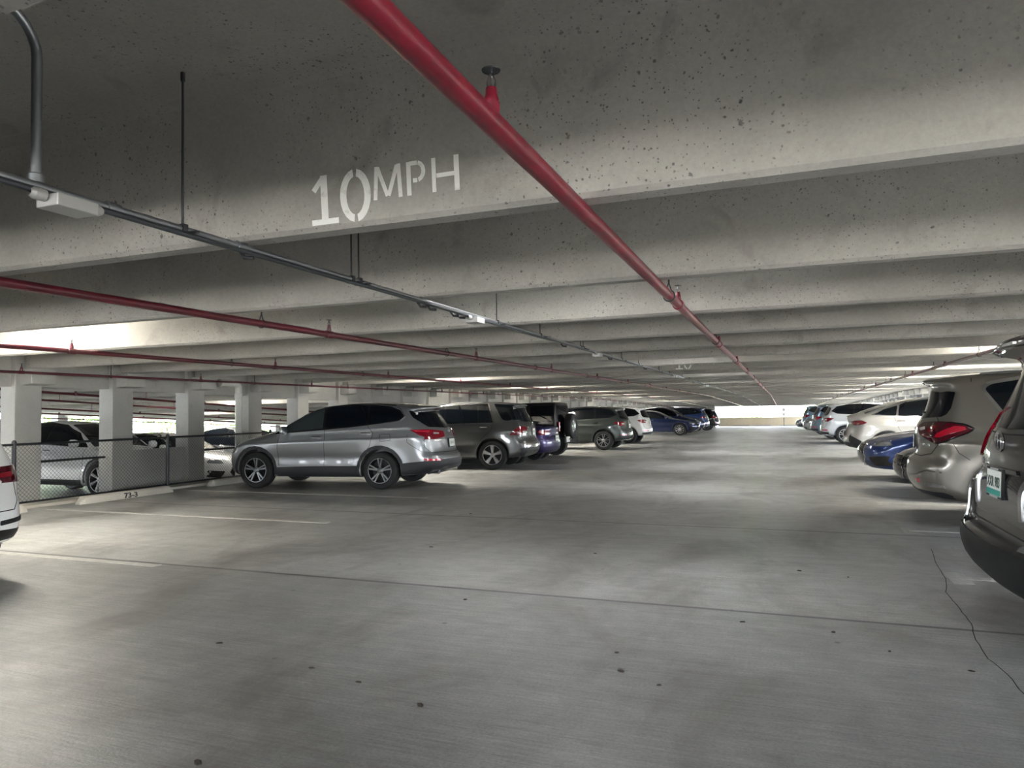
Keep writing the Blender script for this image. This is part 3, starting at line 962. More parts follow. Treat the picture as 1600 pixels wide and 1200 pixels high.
def surface_net(F, lo, hi, h):
    n = [int(math.ceil((b-a)/h))+1 for a, b in zip(lo, hi)]
    ax = [lo[i]+np.arange(n[i])*h for i in range(3)]
    V = np.empty(n, np.float32)
    Yg, Zg = np.meshgrid(ax[1], ax[2], indexing='ij')
    for i in range(n[0]):
        p = np.stack([np.full(Yg.size, ax[0][i]), Yg.ravel(), Zg.ravel()], 1)
        V[i] = F(p).reshape(n[1], n[2])
    s = V < 0
    c = np.zeros([m-1 for m in n], int)
    for dx in (0, 1):
        for dy in (0, 1):
            for dz in (0, 1):
                c += s[dx:n[0]-1+dx, dy:n[1]-1+dy, dz:n[2]-1+dz]
    act = (c > 0) & (c < 8)
    idx = -np.ones(act.shape, int); ids = np.argwhere(act); idx[act] = np.arange(len(ids))
    # vertex: mean of the edge crossings
    acc = np.zeros((len(ids), 3)); cnt = np.zeros(len(ids))
    I, J, K = ids.T
    for d in range(3):
        o = [e for e in range(3) if e != d]
        for a in (0, 1):
            for b in (0, 1):
                off = [0, 0, 0]; off[o[0]] = a; off[o[1]] = b
                off2 = off[:]; off2[d] = 1
                v0 = V[I+off[0], J+off[1], K+off[2]]; v1 = V[I+off2[0], J+off2[1], K+off2[2]]
                m = (v0 < 0) != (v1 < 0)
                t = np.where(m, v0/(v0-v1+1e-20), 0)
                for e in range(3):
                    acc[:, e] += np.where(m, off[e]+(t if e == d else 0), 0)
                cnt += m
    P_ = np.array(lo)+(ids+acc/cnt[:, None])*h
    quads = []
    for d in range(3):
        o = [(d+1) % 3, (d+2) % 3]
        sl0 = [slice(None)]*3; sl1 = [slice(None)]*3
        sl0[d] = slice(0, n[d]-1); sl1[d] = slice(1, n[d])
        A, B = s[tuple(sl0)], s[tuple(sl1)]
        e = np.argwhere(A != B)
        e = e[(e[:, o[0]] > 0) & (e[:, o[1]] > 0) & (e[:, o[0]] < n[o[0]]-1) & (e[:, o[1]] < n[o[1]]-1)]
        fl = A[tuple(e.T)]
        def g(u, w):
            q = e.copy(); q[:, o[0]] -= u; q[:, o[1]] -= w; return idx[tuple(q.T)]
        Q = np.stack([g(1, 1), g(0, 1), g(0, 0), g(1, 0)], 1)
        Q[~fl] = Q[~fl][:, ::-1]
        quads.append(Q)
    Q = np.concatenate(quads)
    # settle the vertices on the surface
    eps = h*.15
    for it in range(4):
        f = F(P_); G = np.zeros_like(P_)
        for e in range(3):
            dp = np.zeros(3); dp[e] = eps
            G[:, e] = (F(P_+dp)-F(P_-dp))/(2*eps)
        g2 = np.maximum((G*G).sum(1), .15)
        st = G*(f/g2)[:, None]
        ln = np.linalg.norm(st, axis=1, keepdims=True); st *= np.minimum(1, h*.35/np.maximum(ln, 1e-9))
        P_ = P_-st
    return P_, Q

def part_mesh(name, mat, me, parent):
    me.materials.clear(); me.materials.append(mat)
    o = bpy.data.objects.new(name, me); COL.objects.link(o); o.parent = parent
    return o

class Car:
    def __init__(s, name, sp, h=.03):
        s.sp = sp; s.root = empty(name)
        F = make_field(sp)
        W = sp['W']+.06
        H_ = max(z for x, z in sp['prof'])+.08
        P_, Q = surface_net(F, (-sp['tail']-.1, -W-h, .06), (sp['nose']+.1, W+h, H_+h), h)
        me = bpy.data.meshes.new('body'); me.from_pydata(P_.tolist(), [], Q.tolist())
        me.polygons.foreach_set('use_smooth', [True]*len(me.polygons)); me.update()
        s.body = part_mesh('body', P['silver'], me, s.root)
        s.body.material_slots[0].link = 'OBJECT'
        s.bvh = BVHTree.FromPolygons([Vector(p) for p in P_], Q.tolist())
        # dark well behind each wheel so that no light leaks through the arches
    DIR = {'L': (0, 1, 0), 'R': (0, -1, 0), 'rear': (-1, 0, 0), 'front': (1, 0, 0), 'top': (0, 0, 1)}
    Q = math.sqrt(.5)
    DIR['DL'] = (-math.sqrt(.5), math.sqrt(.5), 0); DIR['DR'] = (-math.sqrt(.5), -math.sqrt(.5), 0)
    def point(s, side, a, b):
        """outline coordinates to a ray start: side (x,z), rear/front (y,z), top (x,y)"""
        if side in ('DL', 'DR'):      # seen from behind and beside: a runs from the tailgate (-) round the corner to the flank (+)
            sg = 1 if side == 'DL' else -1
            return Vector((-s.sp['tail']+.5, sg*(s.sp['W']-.23), b)) + Vector((s.Q, sg*s.Q, 0))*a + Vector((-s.Q, sg*s.Q, 0))*3.0
        if side in ('L', 'R'): return Vector((a, 3.0 if side == 'L' else -3.0, b))
        if side == 'rear': return Vector((-5.0, a, b))
        if side == 'front': return Vector((5.0, a, b))
        return Vector((a, b, 3.0))
    def hit(s, side, a, b, off):
        o = s.point(side, a, b); d = -Vector(s.DIR[side])
        loc, nrm, i, dist = s.bvh.ray_cast(o, d)
        wrap = s.sp.get('wrap', .30)
        for _ in range(14):         # stay on the face the outline belongs to, do not slide along the flank
            if side == 'rear' and (loc is None or loc.x > -s.sp['tail'] + wrap + max(0, b-1.05)*.55) or side == 'front' and (loc is None or loc.x < s.sp['nose'] - wrap*1.6 - max(0, b-.95)*3.0):
                a *= .97; o = s.point(side, a, b)
            elif side in ('L', 'R') and (loc is None or abs(loc.y) < s.sp['W']*.62) and b < 1.3:
                a *= .985; o = s.point(side, a, b)
            else: break
            loc, nrm, i, dist = s.bvh.ray_cast(o, d)
        if loc is None:
            mid = o + d*(3.0 if side in 'LR' else 3.0)
            base = {'DL': o+d*3.0, 'DR': o+d*3.0, 'L': Vector((a, s.sp['W']*.9, b)), 'R': Vector((a, -s.sp['W']*.9, b)), 'rear': Vector((-s.sp['tail'], a, b)),
                    'front': Vector((s.sp['nose'], a, b)), 'top': Vector((a, b, 1.5))}[side]
            loc, nrm, i, dist = s.bvh.find_nearest(base)
        if nrm.dot(d) > 0: nrm = -nrm
        k = off
        return loc + nrm*k, nrm
    def _patch(s, mb, side, poly, off, depth, grid):
        out = resample(poly, grid)
        xs = [p[0] for p in poly]; ys = [p[1] for p in poly]
        area = sum(out[i][0]*out[(i+1) % len(out)][1]-out[(i+1) % len(out)][0]*out[i][1] for i in range(len(out)))
        if area < 0: out = out[::-1]
        n = len(out); pts = [Vector(p) for p in out]
        def inside(x, y):
            c = False
            for i in range(n):
                a = out[i]; b = out[(i+1) % n]
                if (a[1] > y) != (b[1] > y) and x < (b[0]-a[0])*(y-a[1])/(b[1]-a[1])+a[0]: c = not c
            return c
        def near(x, y):
            m2 = 1e9
            for (px_, py_) in out: m2 = min(m2, (px_-x)**2+(py_-y)**2)
            return m2 < (grid*.45)**2
        x = min(xs)+grid*.5
        while x < max(xs):
            y = min(ys)+grid*.5
            while y < max(ys):
                if inside(x, y) and not near(x, y): pts.append(Vector((x, y)))
                y += grid
            x += grid
        v, e, f, ov, oe, of = delaunay_2d_cdt(pts, [], [list(range(n))], 1, 1e-5)
        top = [s.hit(side, p.x, p.y, off)[0] for p in v]
        flip = side in ('L', 'front') 
        vs = list(top); fs = [tuple(q) for q in f]
        # rim turned back into the body
        edge = {}
        for q in fs:
            for i in range(len(q)):
                a, b = q[i], q[(i+1) % len(q)]
                if (b, a) in edge: edge.pop((b, a))
                else: edge[(a, b)] = 1
        low = {}
        for (a, b) in edge:
            for i in (a, b):
                if i not in low:
                    low[i] = len(vs)
                    p, nm = s.hit(side, v[i].x, v[i].y, off-depth)
                    vs.append(p)
        fs += [(b, a, low[a], low[b]) for (a, b) in edge]
        mb.add(vs, fs)
    def patch(s, name, mat, items, off=.004, depth=.014, grid=.042, parent=None, r=.03, smooth=True):
        """items: list of (side, polygon) making one part"""
        mb = MB()
        for side, poly in items:
            s._patch(mb, side, round_poly(poly, r) if r else poly, off, depth, grid)
        o = mb.build(name, mat, parent or s.root, smooth=smooth, angle=50)
        return o
    def both(s, name, mat, items, **kw):
        """items given for the left (+y) side; builds left and right parts"""
        o1 = s.patch(name, mat, items, **kw)
        fl = []
        for side, poly in items:
            if side == 'L': fl.append(('R', poly))
            elif side == 'DL': fl.append(('DR', poly))
            elif side in ('rear', 'front'): fl.append((side, [(-a, b) for a, b in poly]))
            else: fl.append((side, [(a, -b) for a, b in poly]))
        o2 = s.patch(name, mat, fl, **kw)
        return o1, o2
    def ribbon(s, name, mat, lines, w=.007, off=.0016, parent=None):
        mb = MB()
        for side, pl in lines:
            pts = resample(pl, .04, closed=False)
            P_ = [s.hit(side, a, b, off) for a, b in pts]
            vs = []; fs = []
            for i, (p, nm) in enumerate(P_):
                d = P_[min(i+1, len(P_)-1)][0]-P_[max(i-1, 0)][0]
                if d.length < 1e-6: d = Vector((1, 0, 0))
                t = nm.cross(d.normalized()).normalized()*w/2
                vs += [p+t, p-t, p+t-nm*.006, p-t-nm*.006]
            for i in range(len(P_)-1):
                a = 4*i; fs += [(a, a+1, a+5, a+4), (a, a+4, a+6, a+2), (a+1, a+3, a+7, a+5)]
            mb.add(vs, fs)
        return mb.build(name, mat, parent or s.root, fix=False)
    # ---------------------------------------------------------- wheels
    def wheel(s, x, y, style, rimm, r=None, w=.235):
        sp = s.sp; r = r or sp['r']; rr = sp.get('rim', r*.66); sg = 1 if y > 0 else -1
        yo = y   # outer face
        b = MB()
        y_in = -w
        pr = [(rr, -.012), (rr+.012, 0), (rr+.03, .002), (r-.045, .006), (r-.018, -.004), (r-.004, -.025), (r, -.05), (r, y_in+.05), (r-.004, y_in+.025), (r-.02, y_in), (rr+.02, y_in), (rr, y_in+.012)]
        b.lathe([(a, yo+sg*c) for a, c in pr], (x, 0, r), 'y', 40, closed=True)
        t = b.build('wheel', M['tyre'], s.root, smooth=True, angle=40)
        c = MB()
        c.lathe([(rr, -.010), (rr-.006, -.002), (rr-.018, -.004), (rr-.026, -.03), (rr-.03, y_in+.02), (rr-.03, y_in+.01)][:6] if False else
                [(a, yo+sg*q) for a, q in [(rr+.001, -.012), (rr-.004, -.001), (rr-.016, -.004), (rr-.024, -.03), (rr-.03, -.16), (.0, -.165)]], (x, 0, r), 'y', 40)
        c.build('wheel_barrel', M['barrel'], t, smooth=True, angle=40)
        q = MB()
        q.lathe([(a, yo+sg*cc) for a, cc in [(rr+.001, -.008), (rr-.003, .001), (rr-.014, .000), (rr-.018, -.012)]], (x, 0, r), 'y', 40)
        ns, kind = style
        def spoke(a0, r0, r1, w0, w1, d0, d1, th=.022, skew=0.0):
            ca, sa = math.cos(a0), math.sin(a0)
            vs = []
            for (rad, ww, dd, sk) in ((r0, w0, d0, 0), ((r0+r1)/2, (w0+w1)/2, (d0+d1)/2+.004, skew*.5), (r1, w1, d1, skew)):
                for (lat, dep) in ((-ww/2, -th), (-ww/2*.72, 0), (ww/2*.72, 0), (ww/2, -th)):
                    la = lat+sk
                    vs.append((x+rad*ca-la*sa, yo+sg*(dd+dep), r+rad*sa+la*ca))
            fs = []
            for i in range(2):
                for j in range(4):
                    fs.append((i*4+j, i*4+(j+1) % 4, i*4+4+(j+1) % 4, i*4+4+j))
            fs += [(0, 1, 2, 3), (11, 10, 9, 8)]
            q.add(vs, fs)
        for i in range(ns):
            a0 = 2*PI*i/ns+PI/2
            if kind == 'wide': spoke(a0, .035, rr-.008, .055, .085, -.02, -.006)
            elif kind == 'petal': spoke(a0, .03, rr-.008, .05, .12, -.02, -.006)
            elif kind == 'split':
                spoke(a0-.16, .03, rr-.008, .022, .024, -.02, -.006, skew=-.012); spoke(a0+.16, .03, rr-.008, .022, .024, -.02, -.006, skew=.012)
            elif kind == 'turbine': spoke(a0, .03, rr-.008, .03, .075, -.02, -.006, skew=.05)
            elif kind == 'hero':
                spoke(a0-.13, .035, rr-.01, .03, .038, -.022, -.006, skew=-.006); spoke(a0+.13, .035, rr-.01, .03, .038, -.022, -.006, skew=.006)
            else: spoke(a0, .03, rr-.008, .028, .03, -.02, -.006)
        q.lathe([(a, yo+sg*cc) for a, cc in [(.0, -.006), (.028, -.006), (.034, -.010), (.062, -.022), (.066, -.045)]], (x, 0, r), 'y', 20)
        rim = q.build('rim', rimm, t, smooth=True, angle=30)
        return t
    def wheels(s, style, rimm):
        for wx in s.sp['axles']:
            for sg in (1, -1):
                s.wheel(wx, sg*(s.sp['W']-s.sp.get('inset', .035)), style, rimm)
    def mirror(s, x, z, painted=True):
        for sg in (1, -1):
            y = s.sp['W']-.05
            b = MB(); n = 10; vs = []; fs = []
            secs = [(0, .05, .5), (.03, .085, .85), (.10, .10, 1.0), (.17, .095, .92), (.205, .06, .55)]
            for (dy, rz, k) in secs:
                for i in range(n):
                    t = 2*PI*i/n
                    vs.append((x-.02+.085*k*math.cos(t)*(1.0 if math.cos(t) > 0 else .35), sg*(y+dy), z+.02+rz*math.sin(t)*.9))
            for i in range(len(secs)-1):
                for j in range(n): fs.append((i*n+j, i*n+(j+1) % n, (i+1)*n+(j+1) % n, (i+1)*n+j))
            fs += [tuple(range(n)), tuple(range(len(secs)*n-1, len(secs)*n-n-1, -1))]
            b.add(vs, fs)
            o = b.build('side_mirror', P['silver'] if painted else M['black'], s.root, smooth=True, angle=60)
            if painted: o.material_slots[0].link = 'OBJECT'; o['_paint'] = 1
    def box_on(s, name, mat, side, a, b, w, h, th, parent=None, rot=0, off=0.0, bev=.006):
        """a small raised box sitting on the skin"""
        p, nm = s.hit(side, a, b, off)
        up = Vector((0, 0, 1)); t = up.cross(nm).normalized(); u = nm.cross(t).normalized()
        if rot:
            t, u = t*math.cos(rot)+u*math.sin(rot), u*math.cos(rot)-t*math.sin(rot)
        mb = MB(); vs = []
        for zz in (-.006, th):
            for (i, j) in ((-1, -1), (1, -1), (1, 1), (-1, 1)):
                vs.append(p+t*(i*w/2)+u*(j*h/2)+nm*zz)
        mb.add(vs, [(0,3,2,1), (4,5,6,7), (0,1,5,4), (1,2,6,5), (2,3,7,6), (3,0,4,7)])
        o = mb.build(name, mat, parent or s.root, bevel=bev)
        return o, p, nm, t, u
    def plate(s, z, y=0.0, side='rear', txt='', green=False, off=.004, w=.305, h=.152):
        p, nm = s.hit(side, y, z, off)
        d = Vector(s.DIR[side]); nm = Vector((d.x, d.y, .06 if side == 'rear' else .06)).normalized()
        up = Vector((0, 0, 1)); t = up.cross(nm).normalized(); u = nm.cross(t).normalized()
        p = p+nm*.008
        def quadbox(x0, x1, y0, y1, z0, z1, nmn, mat, par):
            vs = [p+t*a+u*b+nm*c for c in (z0, z1) for (a, b) in ((x0, y0), (x1, y0), (x1, y1), (x0, y1))]
            return MB().add(vs, [(0,3,2,1), (4,5,6,7), (0,1,5,4), (1,2,6,5), (2,3,7,6), (3,0,4,7)]).build(nmn, mat, par)
        fr = quadbox(-w/2-.012, w/2+.012, -h/2-.014, h/2+.014, -.012, .004, 'plate_frame', M['black'], s.root)
        pl = quadbox(-w/2, w/2, -h/2, h/2, .0035, .006, 'license_plate', M['plate'], fr)
        mx = Matrix((( t.x, u.x, nm.x, p.x), (t.y, u.y, nm.y, p.y), (t.z, u.z, nm.z, p.z), (0, 0, 0, 1)))
        if green:
            quadbox(-w/2+.002, w/2-.002, -h/2+.002, -h/2+.036, .0055, .0068, 'plate_band', M['plate_green'], fr)
        if txt:
            text_mesh('plate_lettering', txt, .088, M['plate_txt'], fr, mx @ Matrix.Translation((0, .003, .0075)), .0012, .0015, .80)
        else:
            for i in (-2, -1, 0, 1, 2):
                quadbox(i*.048-.014, i*.048+.014, -.028, .030, .0055, .0070, 'plate_lettering', M['plate_orange'], fr) if abs(i) != 0 else \
                    quadbox(-.012, .012, -.018, .018, .0055, .0070, 'plate_mark', M['plate_orange'], fr)
        return fr, mx
    def handle(s, x, z, mat, w=.20):
        for side in 'LR':
            o, p, nm, t, u = s.box_on('door_handle', mat, side, x, z, w, .032, .034, bev=.012)

def paint_car(root, col):
    for o in root.children:
        if o.name.split('.')[0] in ('body', 'side_mirror', 'spare_cover') and len(o.material_slots) and o.material_slots[0].link == 'OBJECT':
            o.material_slots[0].material = col
def place(root, x, y, deg, label, col=None, cat='car', group=None, z=None):
    root.location = (x, y, gz(y) if z is None else z)
    root.rotation_euler = (0, 0, math.radians(deg))
    tag(root, label, cat, group)
    if col: paint_car(root, col)
    return root

# ------------------------------------------------------------------ the silver SUV
def big_suv(h=.024):
    sp = dict(W=.94, nose=2.22, tail=2.42, belt=(1.20, 1.05), axles=(1.34, -1.34), r=.36, arch=.41, rim=.245, tumble=.36, bow_r=.26, bow_f=.34, taper_r=.08, k=.11,
        prof=[(2.02, .24), (2.18, .36), (2.21, .62), (2.12, .82), (1.85, .98), (1.35, 1.09), (.98, 1.15), (.62, 1.34), (.22, 1.545), (-.1, 1.625), (-.6, 1.675), (-1.2, 1.68), (-1.75, 1.645),
              (-2.12, 1.60), (-2.16, 1.55), (-2.05, 1.50), (-2.17, 1.30), (-2.25, 1.17), (-2.31, 1.00), (-2.33, .80), (-2.35, .70), (-2.41, .62), (-2.42, .42), (-2.30, .30), (-1.9, .24), (0, .22)])
    c = Car('suv', sp, h)
    front = [(.86, 1.10), (.42, 1.375), (.08, 1.525), (-.10, 1.565), (-.14, 1.175), (.3, 1.14)]
    rear = [(-.19, 1.178), (-.16, 1.575), (-.7, 1.605), (-1.02, 1.60), (-1.04, 1.245)]
    quart = [(-1.09, 1.25), (-1.08, 1.60), (-1.40, 1.58), (-1.66, 1.50), (-1.75, 1.39), (-1.68, 1.335), (-1.4, 1.285)]
    dlo = [(.95, 1.07), (.45, 1.40), (.08, 1.55), (-.2, 1.592), (-.7, 1.625), (-1.2, 1.618), (-1.5, 1.585), (-1.70, 1.515), (-1.81, 1.39), (-1.72, 1.315), (-1.35, 1.26), (-.7, 1.19), (0, 1.135)]
    c.both('window_surround', M['gloss'], [('L', dlo)], off=.005, depth=.014)
    c.both('side_window', M['glass2'], [('L', front)], off=.010, depth=.014)
    c.both('side_window', M['glass'], [('L', rear)], off=.010, depth=.014)
    c.both('side_window', M['glass'], [('L', quart)], off=.010, depth=.014)
    c.ribbon('window_trim', M['chrome'], [(q, [(-1.50, 1.60), (-1.72, 1.525), (-1.825, 1.39), (-1.73, 1.305), (-1.5, 1.275)]) for q in 'LR'], w=.014, off=.006)
    c.patch('rear_window', M['glass'], [('rear', [(-.60, 1.18), (-.69, 1.28), (-.60, 1.47), (0, 1.50), (.60, 1.47), (.69, 1.28), (.60, 1.18), (0, 1.15)])], off=.005)
    c.both('rear_window_side', M['glass'], [('DL', [(-.20, 1.285), (-.20, 1.485), (-.06, 1.495), (.045, 1.50), (-.01, 1.36), (-.09, 1.29)])], off=.006, depth=.018, grid=.03, r=.015)
    c.patch('windshield', M['glass'], [('front', [(-.72, 1.16), (-.60, 1.48), (-.3, 1.52), (.3, 1.52), (.60, 1.48), (.72, 1.16), (0, 1.14)])], off=.005, grid=.09)
    lamp_s = [(-1.93, 1.135), (-2.14, 1.135), (-2.34, 1.09), (-2.34, .955), (-2.2, .96), (-2.06, 1.03)]
    lamp_r = [(.26, 1.09), (.60, 1.13), (.93, 1.12), (.93, .95), (.6, .945), (.28, .985)]
    c.both('tail_light', M['red_lens'], [('L', lamp_s), ('rear', lamp_r)], off=.012, depth=.02)
    c.both('reversing_light', M['white_lens'], [('rear', [(.44, 1.065), (.58, 1.075), (.58, 1.045), (.46, 1.04)])], off=.017, depth=.012, r=.01)
    c.both('tail_light_bar', M['red_lens2'], [('L', [(-1.99, 1.115), (-2.15, 1.112), (-2.2, 1.085), (-2.12, 1.085)])], off=.017, depth=.012, r=.01)
    # dark lower cladding: bumper, sills, arches
    def arc(cx, R, a0, a1, n=12): return [(cx+R*math.cos(math.radians(a0+(a1-a0)*i/n)), .36+R*math.sin(math.radians(a0+(a1-a0)*i/n))) for i in range(n+1)]
    for q in 'LR':
        c.patch('wheel_arch_trim', M['clad'], [(q, arc(-1.34, .430, 190, -14) + arc(-1.34, .485, -8, 170))], off=.013, depth=.03, r=0, grid=.03)
        c.patch('wheel_arch_trim', M['clad'], [(q, arc(1.34, .430, 190, -14) + arc(1.34, .485, -8, 190))], off=.013, depth=.03, r=0, grid=.03)
        c.patch('sill_trim', M['clad'], [(q, [(.86, .25), (.87, .42), (0, .445), (-.86, .45), (-.92, .25)])], off=.008, depth=.02, r=.01)
        c.patch('bumper_trim', M['clad'], [(q, [(-1.76, .29), (-1.80, .50), (-2.1, .535), (-2.38, .56), (-2.40, .30)])], off=.008, depth=.02, r=.01)
    c.patch('rear_bumper_cladding', M['clad'], [('rear', [(-.90, .30), (-.92, .56), (-.5, .565), (.5, .565), (.92, .56), (.90, .30)])], off=.008, depth=.02, r=.01)
    c.patch('skid_plate', M['rim_m'], [('rear', [(-.62, .27), (-.66, .33), (-.50, .42), (-.42, .43), (-.36, .38), (.36, .38), (.42, .43), (.50, .42), (.66, .33), (.62, .27)])], off=.018, depth=.02, r=.01)
    c.both('reflector', M['red_lens2'], [('rear', [(.60, .57), (.86, .59), (.86, .545), (.62, .54)])], off=.016, depth=.014, r=.01)
    for sg in (1, -1):
        b = MB(); b.lathe([(.045, 0), (.05, -.004), (.052, -.03), (.05, .2)], (-2.26, sg*.60, .335), 'x', 14)
        b.v = [(p[0], sg*.60+(p[1]-sg*.60)*1.7, p[2]) for p in b.v]
        b.build('exhaust_tip', M['chrome'], c.root, smooth=True)
    c.ribbon('panel_gap', M['seam'], [(q, l) for q in 'LR' for l in (
        [(.80, 1.10), (.84, .80), (.82, .45)], [(-.17, 1.17), (-.19, .95), (-.16, .45)], [(-1.06, 1.24), (-1.20, 1.08), (-1.15, .84), (-1.05, .72)], [(-1.90, 1.05), (-1.9, .9), (-2.1, .72)],
        [(-1.35, 1.06), (-1.55, 1.06), (-1.57, .94), (-1.36, .92), (-1.35, 1.06)])])
    c.ribbon('panel_gap', M['seam'], [('rear', [(-.80, 1.12), (-.79, .80), (-.72, .70), (0, .69), (.72, .70), (.79, .80), (.80, 1.12)])], w=.009)
    c.handle(-.02, 1.005, M['chrome'], .21); c.handle(-1.06, 1.075, M['chrome'], .21)
    c.patch('high_brake_light', M['red_lens'], [('rear', [(-.16, 1.545), (.16, 1.545), (.15, 1.52), (-.15, 1.52)])], off=.006, r=.005, grid=.04)
    # emblem: oval ring with a slanted H
    p, nm = c.hit('rear', 0, 1.10, .006)
    b = MB(); b.tube([p+Vector((-.008, .065*math.cos(a), .036*math.sin(a))) for a in [2*PI*i/24 for i in range(25)]], .005, 6)
    for yy in (-.028, .028): b.tube([p+Vector((-.008, yy-.006, -.026)), p+Vector((-.008, yy+.006, .026))], .005, 6)
    b.tube([p+Vector((-.008, -.026, -.006)), p+Vector((-.008, .026, .008))], .0045, 6)
    b.build('emblem', M['chrome'], c.root, smooth=True)
    c.box_on('name_badge', M['chrome'], 'rear', .50, .925, .22, .02, .003, bev=.001)
    c.box_on('name_badge', M['chrome'], 'rear', -.55, 1.02, .16, .02, .003, bev=.001)
    c.plate(.86)
    c.ribbon('roof_rail', M['black'], [(q, [(.05, 1.578), (-.6, 1.625), (-1.2, 1.63), (-1.6, 1.60)]) for q in 'LR'], w=.025, off=.014)
    c.mirror(.66, 1.13)
    # a small pale sticker in the corner of the rear side glass
    c.box_on('window_sticker', M['white_lens'], 'DL', -.09, 1.45, .05, .05, .002, off=.007, bev=.001)
    c.both('headlight', M['head'], [('L', [(1.72, .90), (2.0, .86), (2.14, .78), (2.1, .70), (1.95, .74)]), ('front', [(.50, .80), (.85, .84), (.85, .70), (.55, .70)])], off=.006, grid=.08)
    c.patch('grille', M['gloss'], [('front', [(-.42, .86), (.42, .86), (.34, .5), (-.34, .5)])], off=.005, grid=.1)
    c.wheels((5, 'hero'), M['rim_h'])
    return c
hero = big_suv()
for o_ in hero.root.children:
    for m_ in [o_] + list(o_.children):
        for v in m_.data.vertices:
            if v.co.x < -1.92: v.co.x = -1.92 + (v.co.x+1.92)*1.38
place(hero.root, -8.70, 12.54, -172.66, 'silver SUV with dark lower cladding, first whole car in the left row', P['silver'])

# ------------------------------------------------------------------ graphite SUV with a slanted body-coloured pillar
def pillar_suv(h=.03):
    sp = dict(W=.96, nose=2.42, tail=2.42, belt=(1.18, 1.08), axles=(1.46, -1.44), r=.37, arch=.42, rim=.25, tumble=.33, bow_r=.22, bow_f=.26, k=.10, flare=.03,
        prof=[(2.2, .26), (2.40, .40), (2.42, .72), (2.32, .93), (1.6, 1.08), (1.1, 1.14), (.75, 1.36), (.40, 1.58), (.05, 1.68), (-.6, 1.73), (-1.3, 1.72), (-1.8, 1.69),
              (-2.08, 1.65), (-2.11, 1.61), (-2.02, 1.56), (-2.17, 1.32), (-2.26, 1.16), (-2.31, 1.0), (-2.32, .78), (-2.40, .68), (-2.42, .46), (-2.3, .32), (-1.8, .26), (0, .25)])
    c = Car('suv', sp, h)
    c.both('window_surround', M['gloss'], [('L', [(1.0, 1.13), (.5, 1.50), (.1, 1.62), (-.6, 1.665), (-1.28, 1.66), (-1.46, 1.18)])], off=.005, grid=.03)
    c.both('side_window', M['glass'], [('L', [(.92, 1.15), (.48, 1.47), (.1, 1.59), (-.12, 1.61), (-.14, 1.17)])], off=.010)
    c.both('side_window', M['glass'], [('L', [(-.20, 1.175), (-.18, 1.615), (-1.0, 1.635), (-1.05, 1.19)])], off=.010)
    c.both('side_window', M['glass'], [('L', [(-1.09, 1.20), (-1.05, 1.63), (-1.23, 1.63), (-1.40, 1.20)])], off=.010, r=.015)
    c.both('quarter_window', M['glass'], [('L', [(-1.45, 1.655), (-1.95, 1.62), (-2.10, 1.42), (-2.20, 1.235), (-1.80, 1.225), (-1.70, 1.255)])], off=.010)
    c.ribbon('window_trim', M['chrome'], [(q, [(1.0, 1.12), (0, 1.15), (-1.48, 1.175), (-1.30, 1.67)]) for q in 'LR'], w=.016, off=.006)
    c.patch('rear_window', M['glass'], [('rear', [(-.66, 1.20), (-.74, 1.26), (-.62, 1.53), (0, 1.56), (.62, 1.53), (.74, 1.26), (.66, 1.20), (0, 1.17)])], off=.005)
    c.patch('windshield', M['glass'], [('front', [(-.74, 1.18), (-.60, 1.54), (.60, 1.54), (.74, 1.18)])], off=.005, grid=.12)
    c.both('tail_light', M['red_lens'], [('L', [(-1.88, .865), (-2.08, 1.05), (-2.3, 1.08), (-2.34, .94), (-2.2, .87)]), ('rear', [(.48, 1.05), (.7, 1.08), (.95, 1.06), (.95, .88), (.6, .88)])], off=.010, depth=.02)
    c.both('tail_light_bar', M['white_lens'], [('rear', [(.56, .955), (.74, .96), (.74, .915), (.58, .91)])], off=.015, depth=.012, r=.01)
    c.patch('bumper_chrome', M['chrome'], [('rear', [(-.80, .58), (-.78, .66), (.78, .66), (.80, .58), (.5, .55), (-.5, .55)])], off=.014, depth=.02)
    c.patch('skid_plate', M['chrome'], [('rear', [(-.72, .36), (-.70, .46), (.70, .46), (.72, .36), (.6, .32), (-.6, .32)])], off=.016, depth=.02)
    c.patch('rear_bumper_cladding', M['clad'], [('rear', [(-.86, .30), (-.86, .54), (.86, .54), (.86, .30)])], off=.006, depth=.02)
    c.patch('trunk_trim', M['chrome'], [('rear', [(-.40, 1.04), (-.40, 1.075), (.40, 1.075), (.40, 1.04)])], off=.012, r=.005)
    b = MB(); p, nm = c.hit('rear', 0, 1.125, .012)
    b.tube([p+Vector((-.01, .05*math.cos(a), .05*math.sin(a))) for a in [2*PI*i/20 for i in range(21)]], .006, 6)
    for a in (90, 210, 330): b.tube([p+Vector((-.01, 0, 0)), p+Vector((-.01, .05*math.cos(math.radians(a)), .05*math.sin(math.radians(a))))], .005, 6)
    b.build('emblem', M['chrome'], c.root, smooth=True)
    c.plate(.93)
    c.ribbon('panel_gap', M['seam'], [(q, l) for q in 'LR' for l in ([(.98, 1.12), (1.0, .8), (.95, .42)], [(-.17, 1.17), (-.18, .8), (-.16, .42)], [(-1.46, 1.17), (-1.42, 1.0), (-1.15, .75), (-1.0, .5)])])
    c.ribbon('panel_gap', M['seam'], [('rear', [(-.80, 1.10), (-.80, .78), (-.72, .70), (.72, .70), (.80, .78), (.80, 1.10)])], w=.009)
    c.handle(0.0, 1.04, M['chrome']); c.handle(-1.22, 1.06, M['chrome'])
    c.ribbon('roof_rail', M['rim_m'], [(q, [(.3, 1.625), (-.6, 1.69), (-1.4, 1.69), (-1.8, 1.665)]) for q in 'LR'], w=.03, off=.02)
    c.mirror(.80, 1.18)
    c.wheels((5, 'petal'), M['rim_s'])
    return c
ml = pillar_suv()
